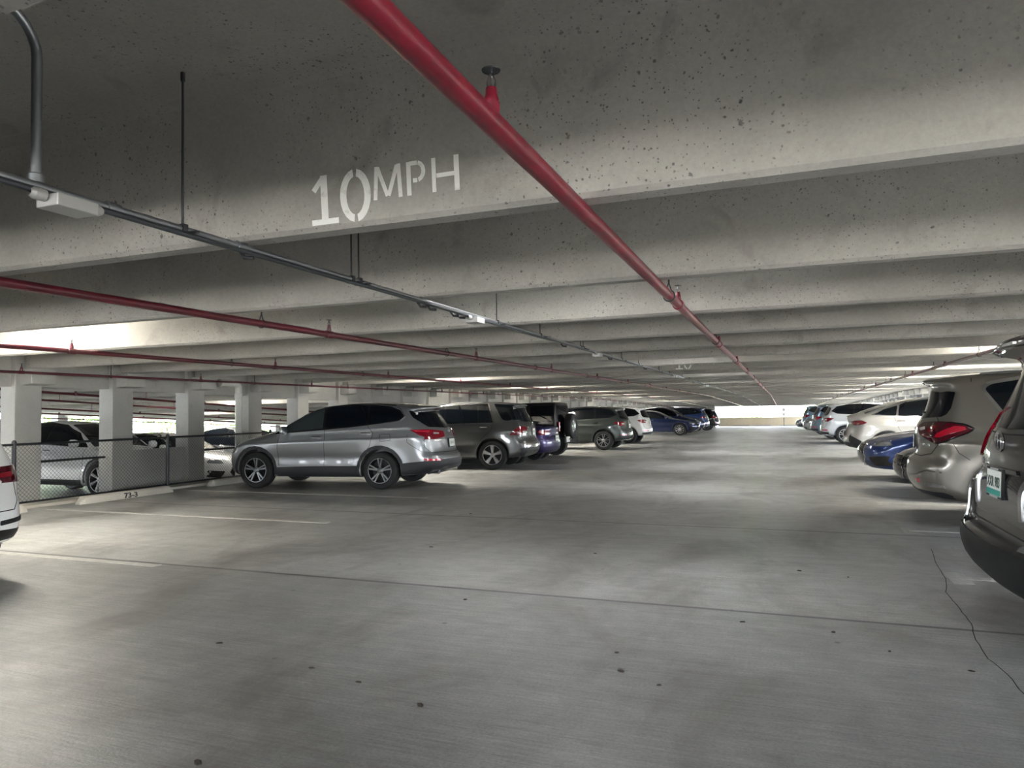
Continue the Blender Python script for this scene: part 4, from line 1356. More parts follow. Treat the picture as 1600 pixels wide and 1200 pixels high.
place(ml.root, -8.45, 17.33, -173, 'graphite grey SUV with five-spoke silver wheels and a slanted rear pillar', P['grey'])

# ------------------------------------------------------------------ boxy black off-roader with a spare wheel on the tailgate
def boxy(h=.035):
    sp = dict(W=.84, nose=2.1, tail=2.05, belt=(1.12, 1.12), axles=(1.47, -1.47), r=.40, arch=.44, rim=.24, tumble=.12, bow_r=.04, bow_f=.08, taper_f=.14, taper_r=.01, k=.05, flare=0, smooth=0, crown=.03, inset=-.09,
        prof=[(1.95, .45), (2.08, .5), (2.09, 1.02), (2.02, 1.10), (.95, 1.17), (.72, 1.20), (.42, 1.66), (.34, 1.71), (-1.9, 1.74), (-1.98, 1.71), (-2.04, 1.15), (-2.05, .5), (-1.9, .45)])
    c = Car('off_road_car', sp, h)
    c.both('side_window', M['glass'], [('L', [(.62, 1.20), (.38, 1.58), (-.30, 1.60), (-.30, 1.20)])], off=.004)
    c.both('side_window', M['glass'], [('L', [(-.40, 1.20), (-.40, 1.60), (-1.05, 1.61), (-1.1, 1.20)])], off=.004)
    c.both('side_window', M['glass'], [('L', [(-1.2, 1.20), (-1.15, 1.61), (-1.90, 1.62), (-1.94, 1.20)])], off=.004)
    c.patch('rear_window', M['glass'], [('rear', [(-.62, 1.20), (-.60, 1.62), (.60, 1.62), (.62, 1.20)])], off=.004)
    c.patch('windshield', M['glass'], [('front', [(-.66, 1.24), (-.60, 1.62), (.60, 1.62), (.66, 1.24)])], off=.004, grid=.1)
    for sg in (1, -1):
        for wx in (1.47, -1.47):
            b = MB(); vs = []; fs = []
            n = 10
            for i in range(n+1):
                a = math.radians(175-170*i/n)
                R1 = .47 + .05*(abs(math.cos(a)))
                for (rr_, yy) in ((R1, .80), (R1+.03, .80), (R1+.03, .96), (R1-.02, .97)):
                    vs.append((wx+rr_*math.cos(a)*1.08, sg*yy, .40+rr_*math.sin(a)))
            for i in range(n):
                for j in range(4): fs.append((i*4+j, i*4+(j+1) % 4, i*4+4+(j+1) % 4, i*4+4+j))
            fs += [(0, 1, 2, 3), tuple(range(4*n+3, 4*n-1, -1))]
            b.add(vs, fs).build('fender_flare', M['black'], c.root, smooth=True, angle=30)
        t = MB().box(-2.09, -2.03, sg*.66-.06, sg*.66+.06, .82, 1.12).build('tail_light', M['red_lens'], c.root, bevel=.015)
        MB().box(-2.096, -2.088, sg*.66-.035, sg*.66+.035, .93, 1.0).build('lamp_centre', M['white_lens'], t)
        MB().box(-1.0, 1.0, sg*.80-.04, sg*.80+.05, .36, .42).build('side_step', M['black'], c.root, bevel=.01)
    bp = MB().box(-2.28, -2.06, -.78, .78, .48, .64).build('rear_bumper', M['black'], c.root, bevel=.03)
    MB().tube([(-2.30, .50, .58), (-2.30, .30, .58)], .03, 8).build('tow_hook', M['chrome'], bp)
    MB().box(-2.302, -2.27, .33, .66, .50, .66).build('license_plate', M['plate'], bp)
    MB().box(2.05, 2.25, -.80, .80, .48, .66).build('front_bumper', M['black'], c.root, bevel=.03)
    # spare wheel
    b = MB(); R0 = .40
    b.lathe([(.24, -2.34), (.26, -2.355), (.35, -2.36), (.39, -2.34), (.40, -2.30), (.40, -2.16), (.38, -2.13), (.24, -2.12)], (0, 0, .98), 'x', 36, closed=True)
    t = b.build('spare_wheel', M['tyre'], c.root, smooth=True, angle=40)
    q = MB(); q.lathe([(.24, -2.345), (.225, -2.35), (.21, -2.33), (.05, -2.28), (.05, -2.33), (.0, -2.335)], (0, 0, .98), 'x', 30)
    for i in range(5):
        a = 2*PI*i/5; ca, sa = math.cos(a), math.sin(a)
        vs = [( -2.335+dx, rad*ca-w*sa, .98+rad*sa+w*ca) for rad, ww in ((.04, .03), (.225, .045)) for w in (-ww, ww) for dx in (0, .03)]
        q.add(vs, [(0,1,3,2), (4,6,7,5), (0,4,5,1), (2,3,7,6), (0,2,6,4), (1,5,7,3)])
    q.build('spare_rim', M['rim_m'], t, smooth=True, angle=30)
    c.ribbon('panel_gap', M['seam'], [(q_, l) for q_ in 'LR' for l in ([(.66, 1.15), (.66, .5)], [(-.35, 1.65), (-.35, .5)], [(-1.1, 1.65), (-1.1, .9)])], w=.012)
    c.mirror(.62, 1.22, False)
    c.wheels((5, 'wide'), M['rim_d'])
    return c
jeep = boxy()
place(jeep.root, -8.52, 21.55, 180, 'boxy black off-roader with a spare wheel on its tailgate', P['jet'])

# ------------------------------------------------------------------ generic shapes: saloon, crossover, mid-size SUV, coupe SUV
def saloon(h=.035, nose_detail=True):
    sp = dict(W=.92, nose=2.40, tail=2.36, belt=(.98, .90), axles=(1.42, -1.38), r=.335, arch=.375, rim=.235, tumble=.45, bow_r=.26, bow_f=.36, k=.11, taper_f=.12, taper_r=.10, crown=.06,
        prof=[(2.18, .20), (2.36, .32), (2.40, .52), (2.30, .68), (1.95, .80), (1.3, .90), (.95, .94), (.55, 1.14), (.10, 1.34), (-.3, 1.41), (-.8, 1.40), (-1.25, 1.27), (-1.65, 1.09), (-2.05, 1.04),
              (-2.27, 1.02), (-2.30, .97), (-2.28, .80), (-2.35, .62), (-2.34, .40), (-2.2, .26), (0, .18)])
    c = Car('sedan', sp, h)
    c.both('window_surround', M['gloss'], [('L', [(.92, .93), (.45, 1.18), (.02, 1.335), (-.4, 1.365), (-.85, 1.335), (-1.2, 1.21), (-1.5, 1.02), (-.6, .965)])], off=.005, grid=.03)
    c.both('side_window', M['glass'], [('L', [(.80, .95), (.42, 1.15), (.02, 1.305), (-.2, 1.325), (-.25, .96)])], off=.010)
    c.both('side_window', M['glass'], [('L', [(-.30, .96), (-.26, 1.33), (-.8, 1.31), (-1.15, 1.19), (-1.38, 1.03), (-.7, .985)])], off=.010)
    c.patch('rear_window', M['glass'], [('top', [(-1.02, -.52), (-1.58, -.62), (-1.62, 0), (-1.58, .62), (-1.02, .52), (-.98, 0)])], off=.005)
    c.patch('windshield', M['glass'], [('top', [(.88, -.66), (.94, 0), (.88, .66), (.18, .52), (.14, 0), (.18, -.52)])], off=.005)
    c.both('tail_light', M['red_lens'], [('L', [(-2.0, .90), (-2.3, .92), (-2.32, .80), (-2.1, .80)]), ('rear', [(.42, .92), (.95, .92), (.95, .78), (.45, .80)])], off=.008, depth=.018)
    c.both('headlight', M['head'], [('L', [(2.0, .72), (2.18, .70), (2.28, .62), (2.1, .64)]), ('front', [(.60, .68), (.92, .73), (.92, .64), (.62, .62)])], off=.008, depth=.018)
    c.patch('grille', M['gloss'], [('front', [(-.36, .64), (.36, .64), (.46, .42), (.3, .28), (-.3, .28), (-.46, .42)])], off=.006)
    c.ribbon('grille_surround', M['chrome'], [('front', [(-.36, .65), (.36, .65), (.47, .42), (.31, .27), (-.31, .27), (-.47, .42), (-.36, .65)])], w=.016, off=.012)
    c.both('air_intake', M['gloss'], [('front', [(.58, .44), (.86, .46), (.82, .30), (.62, .28)])], off=.006)
    c.ribbon('panel_gap', M['seam'], [(q, l) for q in 'LR' for l in ([(.90, .93), (.96, .6), (.9, .28)], [(-.28, .96), (-.30, .6), (-.28, .28)], [(-1.3, 1.0), (-1.15, .7), (-1.0, .5)])])
    c.ribbon('panel_gap', M['seam'], [('top', [(2.15, -.62), (1.0, -.76), (.98, 0), (1.0, .76), (2.15, .62)])], w=.008)
    c.plate(.68); c.handle(-.1, .86, M['chrome'], .18); c.handle(-1.1, .88, M['chrome'], .18); c.mirror(.66, .98)
    c.wheels((10, 'thin'), M['rim_s'])
    return c
def crossover(h=.032):
    """smooth-roofed electric crossover and look-alikes"""
    sp = dict(W=.95, nose=2.38, tail=2.36, belt=(1.08, .96), axles=(1.46, -1.42), r=.355, arch=.395, rim=.255, tumble=.42, bow_r=.30, bow_f=.40, k=.13, taper_f=.12, taper_r=.08, crown=.07,
        prof=[(2.2, .22), (2.34, .34), (2.38, .56), (2.28, .74), (1.95, .88), (1.45, .99), (1.1, 1.06), (.7, 1.30), (.2, 1.53), (-.25, 1.62), (-.7, 1.62), (-1.3, 1.52), (-1.85, 1.33), (-2.2, 1.18),
              (-2.28, 1.13), (-2.24, 1.02), (-2.28, .80), (-2.35, .62), (-2.33, .40), (-2.2, .28), (0, .20)])
    c = Car('crossover_car', sp, h)
    c.both('window_surround', M['gloss'], [('L', [(1.0, 1.02), (.55, 1.33), (.1, 1.51), (-.4, 1.57), (-.95, 1.54), (-1.4, 1.40), (-1.72, 1.20), (-.8, 1.09)])], off=.005, grid=.03)
    c.both('side_window', M['glass'], [('L', [(.92, 1.035), (.52, 1.30), (.1, 1.48), (-.16, 1.53), (-.22, 1.08)])], off=.010)
    c.both('side_window', M['glass'], [('L', [(-.28, 1.085), (-.24, 1.535), (-.85, 1.52), (-1.12, 1.43), (-1.16, 1.14)])], off=.010)
    c.both('side_window', M['glass'], [('L', [(-1.21, 1.15), (-1.2, 1.41), (-1.4, 1.34), (-1.62, 1.21)])], off=.010)
    c.patch('rear_window', M['glass'], [('top', [(-1.35, -.50), (-1.95, -.62), (-2.02, 0), (-1.95, .62), (-1.35, .50), (-1.3, 0)])], off=.005)
    c.patch('windshield', M['glass'], [('top', [(1.05, -.70), (1.12, 0), (1.05, .70), (.15, .54), (.10, 0), (.15, -.54)])], off=.005)
    c.both('tail_light', M['red_lens'], [('L', [(-2.0, 1.05), (-2.22, 1.06), (-2.30, .95), (-2.12, .92)]), ('rear', [(.42, 1.04), (.95, 1.06), (.95, .92), (.6, .93)])], off=.008, depth=.018)
    c.both('headlight', M['head'], [('L', [(1.75, .88), (2.1, .80), (2.25, .68), (1.98, .72)]), ('front', [(.52, .72), (.90, .82), (.92, .66), (.58, .62)])], off=.008, depth=.018)
    c.patch('lower_grille', M['gloss'], [('front', [(-.62, .40), (.62, .40), (.5, .28), (-.5, .28)])], off=.006)
    for q in 'LR': c.patch('sill_trim', M['clad'], [(q, [(.92, .22), (.95, .34), (-.95, .34), (-.92, .22)])], off=.006, depth=.02, r=.01)
    def arc(cx, R, a0, a1, n=12): return [(cx+R*math.cos(math.radians(a0+(a1-a0)*i/n)), .355+R*math.sin(math.radians(a0+(a1-a0)*i/n))) for i in range(n+1)]
    for q in 'LR':
        for ax_ in sp['axles']: c.patch('wheel_arch_trim', M['clad'], [(q, arc(ax_, .412, 190, -10) + arc(ax_, .445, -10, 190))], off=.010, depth=.03, r=0, grid=.035)
    c.ribbon('panel_gap', M['seam'], [(q, l) for q in 'LR' for l in ([(.98, 1.02), (1.0, .7), (.9, .34)], [(-.25, 1.08), (-.27, .7), (-.25, .34)], [(-1.2, 1.12), (-1.1, .8), (-1.0, .55)])])
    c.ribbon('panel_gap', M['seam'], [('top', [(2.1, -.58), (1.2, -.80), (1.16, 0), (1.2, .80), (2.1, .58)])], w=.008)
    c.handle(-.1, .95, M['rim_m'], .18); c.handle(-1.05, .98, M['rim_m'], .18); c.mirror(.82, 1.08)
    c.plate(.72)
    c.wheels((7, 'turbine'), M['rim_s'])
    return c
def midsuv(h=.034, name='suv'):
    sp = dict(W=.93, nose=2.26, tail=2.22, belt=(1.12, 1.03), axles=(1.36, -1.34), r=.355, arch=.40, rim=.24, tumble=.36, bow_r=.22, bow_f=.28, k=.11, flare=.024,
        prof=[(2.05, .26), (2.22, .40), (2.25, .70), (2.15, .90), (1.5, 1.02), (1.05, 1.08), (.68, 1.32), (.25, 1.52), (-.1, 1.59), (-.6, 1.62), (-1.2, 1.61), (-1.62, 1.58), (-1.92, 1.54), (-1.94, 1.49), (-1.86, 1.45),
              (-2.02, 1.20), (-2.10, 1.04), (-2.13, .82), (-2.20, .68), (-2.22, .45), (-2.1, .32), (0, .24)])
    c = Car(name, sp, h)
    c.both('window_surround', M['gloss'], [('L', [(.92, 1.06), (.45, 1.38), (.05, 1.52), (-.6, 1.56), (-1.2, 1.545), (-1.62, 1.47), (-1.82, 1.28), (-1.6, 1.18), (-.6, 1.12)])], off=.005, grid=.03)
    c.both('side_window', M['glass'], [('L', [(.84, 1.08), (.42, 1.35), (.05, 1.49), (-.14, 1.51), (-.16, 1.12)])], off=.010)
    c.both('side_window', M['glass'], [('L', [(-.21, 1.125), (-.19, 1.52), (-.95, 1.525), (-1.0, 1.17)])], off=.010)
    c.both('side_window', M['glass'], [('L', [(-1.06, 1.175), (-1.04, 1.52), (-1.55, 1.45), (-1.72, 1.28), (-1.55, 1.205)])], off=.010)
    c.patch('rear_window', M['glass'], [('rear', [(-.60, 1.12), (-.68, 1.18), (-.58, 1.42), (0, 1.45), (.58, 1.42), (.68, 1.18), (.60, 1.12), (0, 1.09)])], off=.005)
    c.patch('windshield', M['glass'], [('front', [(-.70, 1.10), (-.58, 1.42), (.58, 1.42), (.70, 1.10)])], off=.005, grid=.12)
    c.both('tail_light', M['red_lens'], [('L', [(-1.72, 1.0), (-1.9, 1.03), (-2.12, 1.02), (-2.15, .88), (-1.95, .88)]), ('rear', [(.46, 1.0), (.93, 1.03), (.93, .87), (.62, .88)])], off=.010, depth=.02)
    c.both('tail_light_bar', M['white_lens'], [('rear', [(.52, .965), (.72, .975), (.72, .93), (.56, .93)])], off=.015, depth=.012, r=.01)
    c.both('reflector', M['red_lens2'], [('rear', [(.5, .56), (.82, .57), (.82, .53), (.5, .52)])], off=.010, depth=.014, r=.01)
    c.patch('rear_bumper_cladding', M['clad'], [('rear', [(-.84, .28), (-.84, .46), (-.5, .48), (.5, .48), (.84, .46), (.84, .28)])], off=.006, depth=.02)
    c.patch('skid_plate', M['rim_m'], [('rear', [(-.60, .30), (-.60, .36), (.60, .36), (.60, .30)])], off=.014, depth=.02, r=.01)
    for q in 'LR': c.patch('sill_trim', M['clad'], [(q, [(.88, .25), (.90, .38), (-.88, .38), (-.90, .25)])], off=.006, depth=.02, r=.01)
    c.ribbon('panel_gap', M['seam'], [(q, l) for q in 'LR' for l in ([(.90, 1.06), (.93, .75), (.88, .38)], [(-.18, 1.12), (-.2, .75), (-.18, .38)], [(-1.03, 1.16), (-1.12, .85), (-.95, .55)])])
    c.ribbon('panel_gap', M['seam'], [('rear', [(-.76, 1.05), (-.76, .72), (-.68, .64), (.68, .64), (.76, .72), (.76, 1.05)])], w=.009)
    c.both('headlight', M['head'], [('L', [(1.75, .86), (2.1, .84), (2.18, .74), (1.95, .74)]), ('front', [(.5, .80), (.88, .84), (.88, .70), (.55, .70)])], off=.006, grid=.08)
    c.patch('grille', M['gloss'], [('front', [(-.42, .84), (.42, .84), (.34, .5), (-.34, .5)])], off=.005, grid=.1)
    c.ribbon('roof_rail', M['rim_m'], [(q, [(.1, 1.53), (-.6, 1.575), (-1.3, 1.565), (-1.6, 1.54)]) for q in 'LR'], w=.025, off=.018)
    c.plate(.86); c.handle(-.04, .97, M['chrome'], .18); c.handle(-1.05, .99, M['chrome'], .18); c.mirror(.70, 1.12)
    b = MB(); p, nm = c.hit('rear', 0, 1.03, .008)
    b.tube([p+Vector((-.004, .045*math.cos(a), .045*math.sin(a))) for a in [2*PI*i/20 for i in range(21)]], .006, 6)
    b.build('emblem', M['chrome'], c.root, smooth=True)
    c.wheels((5, 'split'), M['rim_s'])
    return c
def coupe_suv(h=.03):
    sp = dict(W=.98, nose=2.46, tail=2.46, belt=(1.18, 1.05), axles=(1.47, -1.47), r=.385, arch=.43, rim=.27, tumble=.40, bow_r=.30, bow_f=.30, k=.13, flare=.03, crown=.06,
        prof=[(2.2, .26), (2.42, .42), (2.45, .75), (2.32, .95), (1.6, 1.08), (1.1, 1.15), (.7, 1.38), (.3, 1.58), (-.1, 1.67), (-.6, 1.68), (-1.15, 1.60), (-1.7, 1.42), (-2.1, 1.27), (-2.32, 1.20),
              (-2.36, 1.16), (-2.30, 1.05), (-2.35, .85), (-2.44, .70), (-2.46, .48), (-2.3, .32), (0, .26)])
    c = Car('coupe_suv', sp, h)
    c.both('window_surround', M['chrome'], [('L', [(1.02, 1.13), (.5, 1.45), (.1, 1.59), (-.5, 1.625), (-1.05, 1.55), (-1.55, 1.38), (-1.85, 1.22), (-1.0, 1.18)])], off=.005, grid=.03)
    c.both('side_window', M['glass2'], [('L', [(.92, 1.15), (.48, 1.43), (.1, 1.57), (-.2, 1.595), (-.24, 1.17)])], off=.010)
    c.both('side_window', M['glass'], [('L', [(-.29, 1.175), (-.25, 1.60), (-.55, 1.60), (-1.0, 1.535), (-1.15, 1.48), (-1.2, 1.195)])], off=.010)
    c.both('side_window', M['glass'], [('L', [(-1.25, 1.20), (-1.2, 1.46), (-1.5, 1.365), (-1.75, 1.235)])], off=.010)
    c.patch('rear_window', M['glass'], [('top', [(-1.2, -.52), (-1.95, -.66), (-2.0, 0), (-1.95, .66), (-1.2, .52), (-1.15, 0)])], off=.005)
    c.patch('windshield', M['glass'], [('top', [(1.08, -.72), (1.15, 0), (1.08, .72), (.25, .56), (.2, 0), (.25, -.56)])], off=.005)
    c.both('tail_light', M['red_lens'], [('L', [(-1.92, 1.02), (-2.05, 1.09), (-2.36, 1.07), (-2.38, .98), (-2.1, .96)]), ('rear', [(.38, 1.05), (.96, 1.08), (.96, .95), (.55, .96)])], off=.010, depth=.02)
    c.patch('rear_bumper_cladding', M['clad'], [('rear', [(-.90, .28), (-.90, .50), (.90, .50), (.90, .28)])], off=.006, depth=.02)
    for q in 'LR':
        c.patch('bumper_trim', M['clad'], [(q, [(-1.92, .30), (-1.94, .46), (-2.40, .74), (-2.46, .40), (-2.36, .30)])], off=.007, depth=.02)
        c.patch('sill_trim', M['clad'], [(q, [(.95, .27), (.98, .36), (-.98, .36), (-.96, .27)])], off=.006, depth=.02, r=.01)
    c.ribbon('panel_gap', M['seam'], [(q, l) for q in 'LR' for l in ([(1.0, 1.13), (1.02, .8), (.98, .38)], [(-.26, 1.17), (-.28, .8), (-.26, .38)], [(-1.3, 1.18), (-1.2, .85), (-1.0, .6)])])
    c.handle(-.06, 1.03, M['chrome'], .2); c.handle(-1.15, 1.06, M['chrome'], .2); c.mirror(.86, 1.18)
    c.box_on('name_badge', M['chrome'], 'rear', .62, .86, .22, .03, .004, bev=.001)
    c.plate(.72)
    c.wheels((5, 'split'), M['rim_d'])
    return c

# ------------------------------------------------------------------ the taupe three-row SUV
def taupe_suv(h=.022):
    sp = dict(W=.98, nose=2.50, tail=2.50, wrap=.52, belt=(1.20, 1.08), axles=(1.45, -1.45), r=.38, arch=.42, rim=.26, tumble=.22, bow_r=.30, bow_f=.30, k=.12, taper_r=.06, crown=.06,
        prof=[(2.3, .26), (2.48, .42), (2.5, .75), (2.4, .96), (1.7, 1.10), (1.15, 1.17), (.8, 1.40), (.35, 1.62), (0, 1.71), (-.6, 1.76), (-1.3, 1.765), (-1.85, 1.745), (-2.18, 1.71), (-2.29, 1.68), (-2.28, 1.655), (-2.17, 1.63), (-2.17, 1.60),
              (-2.23, 1.40), (-2.28, 1.31), (-2.32, 1.26), (-2.37, 1.18), (-2.39, 1.05), (-2.37, .90), (-2.39, .82), (-2.47, .77), (-2.50, .68), (-2.49, .50), (-2.40, .36), (-2.2, .30), (-1.8, .27), (0, .25)])
    c = Car('suv', sp, h)
    c.both('window_surround', M['chrome'], [('L', [(1.0, 1.16), (.5, 1.49), (.1, 1.64), (-.6, 1.69), (-1.3, 1.685), (-1.64, 1.64), (-1.72, 1.58), (-1.52, 1.32), (-1.44, 1.25), (-1.0, 1.22)])], off=.005, grid=.03)
    c.both('side_window', M['glass'], [('L', [(.9, 1.18), (.48, 1.46), (.1, 1.60), (-.15, 1.63), (-.18, 1.20)])], off=.010)
    c.both('side_window', M['glass'], [('L', [(-.23, 1.20), (-.2, 1.635), (-1.0, 1.655), (-1.02, 1.235)])], off=.010)
    c.both('side_window', M['glass'], [('L', [(-1.08, 1.24), (-1.06, 1.655), (-1.3, 1.65), (-1.60, 1.61), (-1.67, 1.57), (-1.49, 1.335), (-1.42, 1.27)])], off=.010)
    gl = [(-.30, 1.295), (-.30, 1.545), (-.05, 1.552), (.055, 1.545), (.03, 1.38), (-.02, 1.325), (-.10, 1.30)]
    c.patch('rear_window', M['glass'], [('rear', [(-.62, 1.295), (-.62, 1.545), (0, 1.575), (.62, 1.545), (.62, 1.295), (0, 1.27)]), ('DL', gl), ('DR', gl)], off=.006, depth=.02, grid=.03, r=.02)
    c.patch('windshield', M['glass'], [('front', [(-.74, 1.22), (-.60, 1.60), (.60, 1.60), (.74, 1.22)])], off=.005, grid=.12)
    lp = [(-.56, 1.185), (-.42, 1.225), (-.10, 1.235), (.06, 1.232), (.17, 1.215), (.25, 1.165), (.21, 1.12), (.04, 1.02), (-.08, 1.00), (-.27, 1.05), (-.46, 1.10)]
    ctr = (-.12, 1.13)
    big = [(ctr[0]+(x-ctr[0])*1.06, ctr[1]+(z-ctr[1])*1.17) for x, z in lp]
    c.both('tail_light_surround', M['gloss'], [('DL', big)], off=.006, depth=.02, grid=.03)
    c.both('tail_light', M['dred_lens'], [('DL', lp)], off=.012, depth=.014, grid=.03)
    c.both('tail_light_bar', M['red_lens2'], [('DL', [(.19, 1.192), (.11, 1.198), (-.07, 1.105), (-.10, 1.06), (-.02, 1.062), (.20, 1.155)])], off=.017, depth=.012, r=.008, grid=.03)
    c.both('reversing_light', M['white_lens'], [('DL', [(-.47, 1.165), (-.33, 1.185), (-.31, 1.15), (-.42, 1.135)])], off=.017, depth=.012, r=.01, grid=.03)
    c.both('tail_light_glow', M['red_lens'], [('DL', [(-.24, 1.19), (-.10, 1.20), (-.14, 1.13), (-.24, 1.12)])], off=.016, depth=.012, r=.02, grid=.03)
    # number plate bay with chromed wordmark above
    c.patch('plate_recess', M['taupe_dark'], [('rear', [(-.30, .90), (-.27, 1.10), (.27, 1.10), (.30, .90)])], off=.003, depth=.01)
    c.plate(.99, off=.006)
    p, nm = c.hit('rear', 0, 1.155, .004)
    for i, (yy, ww) in enumerate([(-.20, .012), (-.145, .035), (-.085, .03), (-.04, .012), (.01, .035), (.06, .012), (.105, .035), (.16, .012)]):
        c.box_on('wordmark_letter', M['chrome'], 'rear', yy, 1.15, ww, .034, .006, bev=.001)
    # model mark low on the near side of the hatch
    for i in range(4): c.box_on('model_mark', M['rim_m'], 'rear', -.52-.055*i, .965, .035, .03, .004, bev=.001)
    c.ribbon('panel_gap', M['seam'], [('rear', [(-.66, 1.30), (-.86, 1.18), (-.84, .97), (-.72, .86), (-.5, .82), (.5, .82), (.72, .86), (.84, .97), (.86, 1.18), (.66, 1.30)])], w=.010)
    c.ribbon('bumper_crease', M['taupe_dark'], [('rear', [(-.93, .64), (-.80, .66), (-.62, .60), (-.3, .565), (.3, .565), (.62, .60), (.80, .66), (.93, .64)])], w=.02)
    c.ribbon('panel_gap', M['seam'], [(q, l) for q in 'LR' for l in ([(-1.78, 1.74), (-1.80, 1.64)], [(1.0, 1.15), (1.0, .8), (.95, .4)], [(-.2, 1.2), (-.2, .4)], [(-1.04, 1.23), (-1.1, .9)], [(-2.02, 1.0), (-1.96, .88), (-1.85, .80)])])
    c.patch('bumper_lip', M['clad'], [('rear', [(-.88, .33), (-.86, .40), (.86, .40), (.88, .33)])], off=.008, depth=.02, r=.01)
    c.both('reflector', M['red_lens2'], [('rear', [(.60, .50), (.60, .55), (.66, .55), (.66, .50)])], off=.010, depth=.014, r=.012, grid=.03)
    c.both('exhaust_finisher', M['chrome'], [('rear', [(.72, .47), (.76, .515), (.86, .51), (.92, .46)])], off=.014, depth=.02, r=.01, grid=.04)
    c.ribbon('roof_rail', M['rim_m'], [(q, [(.2, 1.665), (-.6, 1.715), (-1.4, 1.72), (-1.7, 1.71)]) for q in 'LR'], w=.03, off=.02)
    c.box_on('wiper', M['black'], 'rear', .1, 1.335, .45, .02, .02, rot=.05, bev=.004)
    c.handle(-.04, 1.05, M['chrome'], .2); c.handle(-1.1, 1.08, M['chrome'], .2); c.mirror(.86, 1.2)
    c.wheels((5, 'split'), M['rim_m'])
    return c
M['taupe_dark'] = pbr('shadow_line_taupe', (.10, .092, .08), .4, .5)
inf = taupe_suv()
for o_ in inf.root.children:
    for m_ in [o_] + list(o_.children):
        for v in m_.data.vertices:
            if v.co.z > 1.24: v.co.z = 1.24 + (v.co.z-1.24)*(1 + .21*min(1, (v.co.z-1.24)/.12))
place(inf.root, 3.98, 10.45, -7.0, 'taupe SUV with a wide dark-red tail lamp, second car from the right edge', P['taupe'])

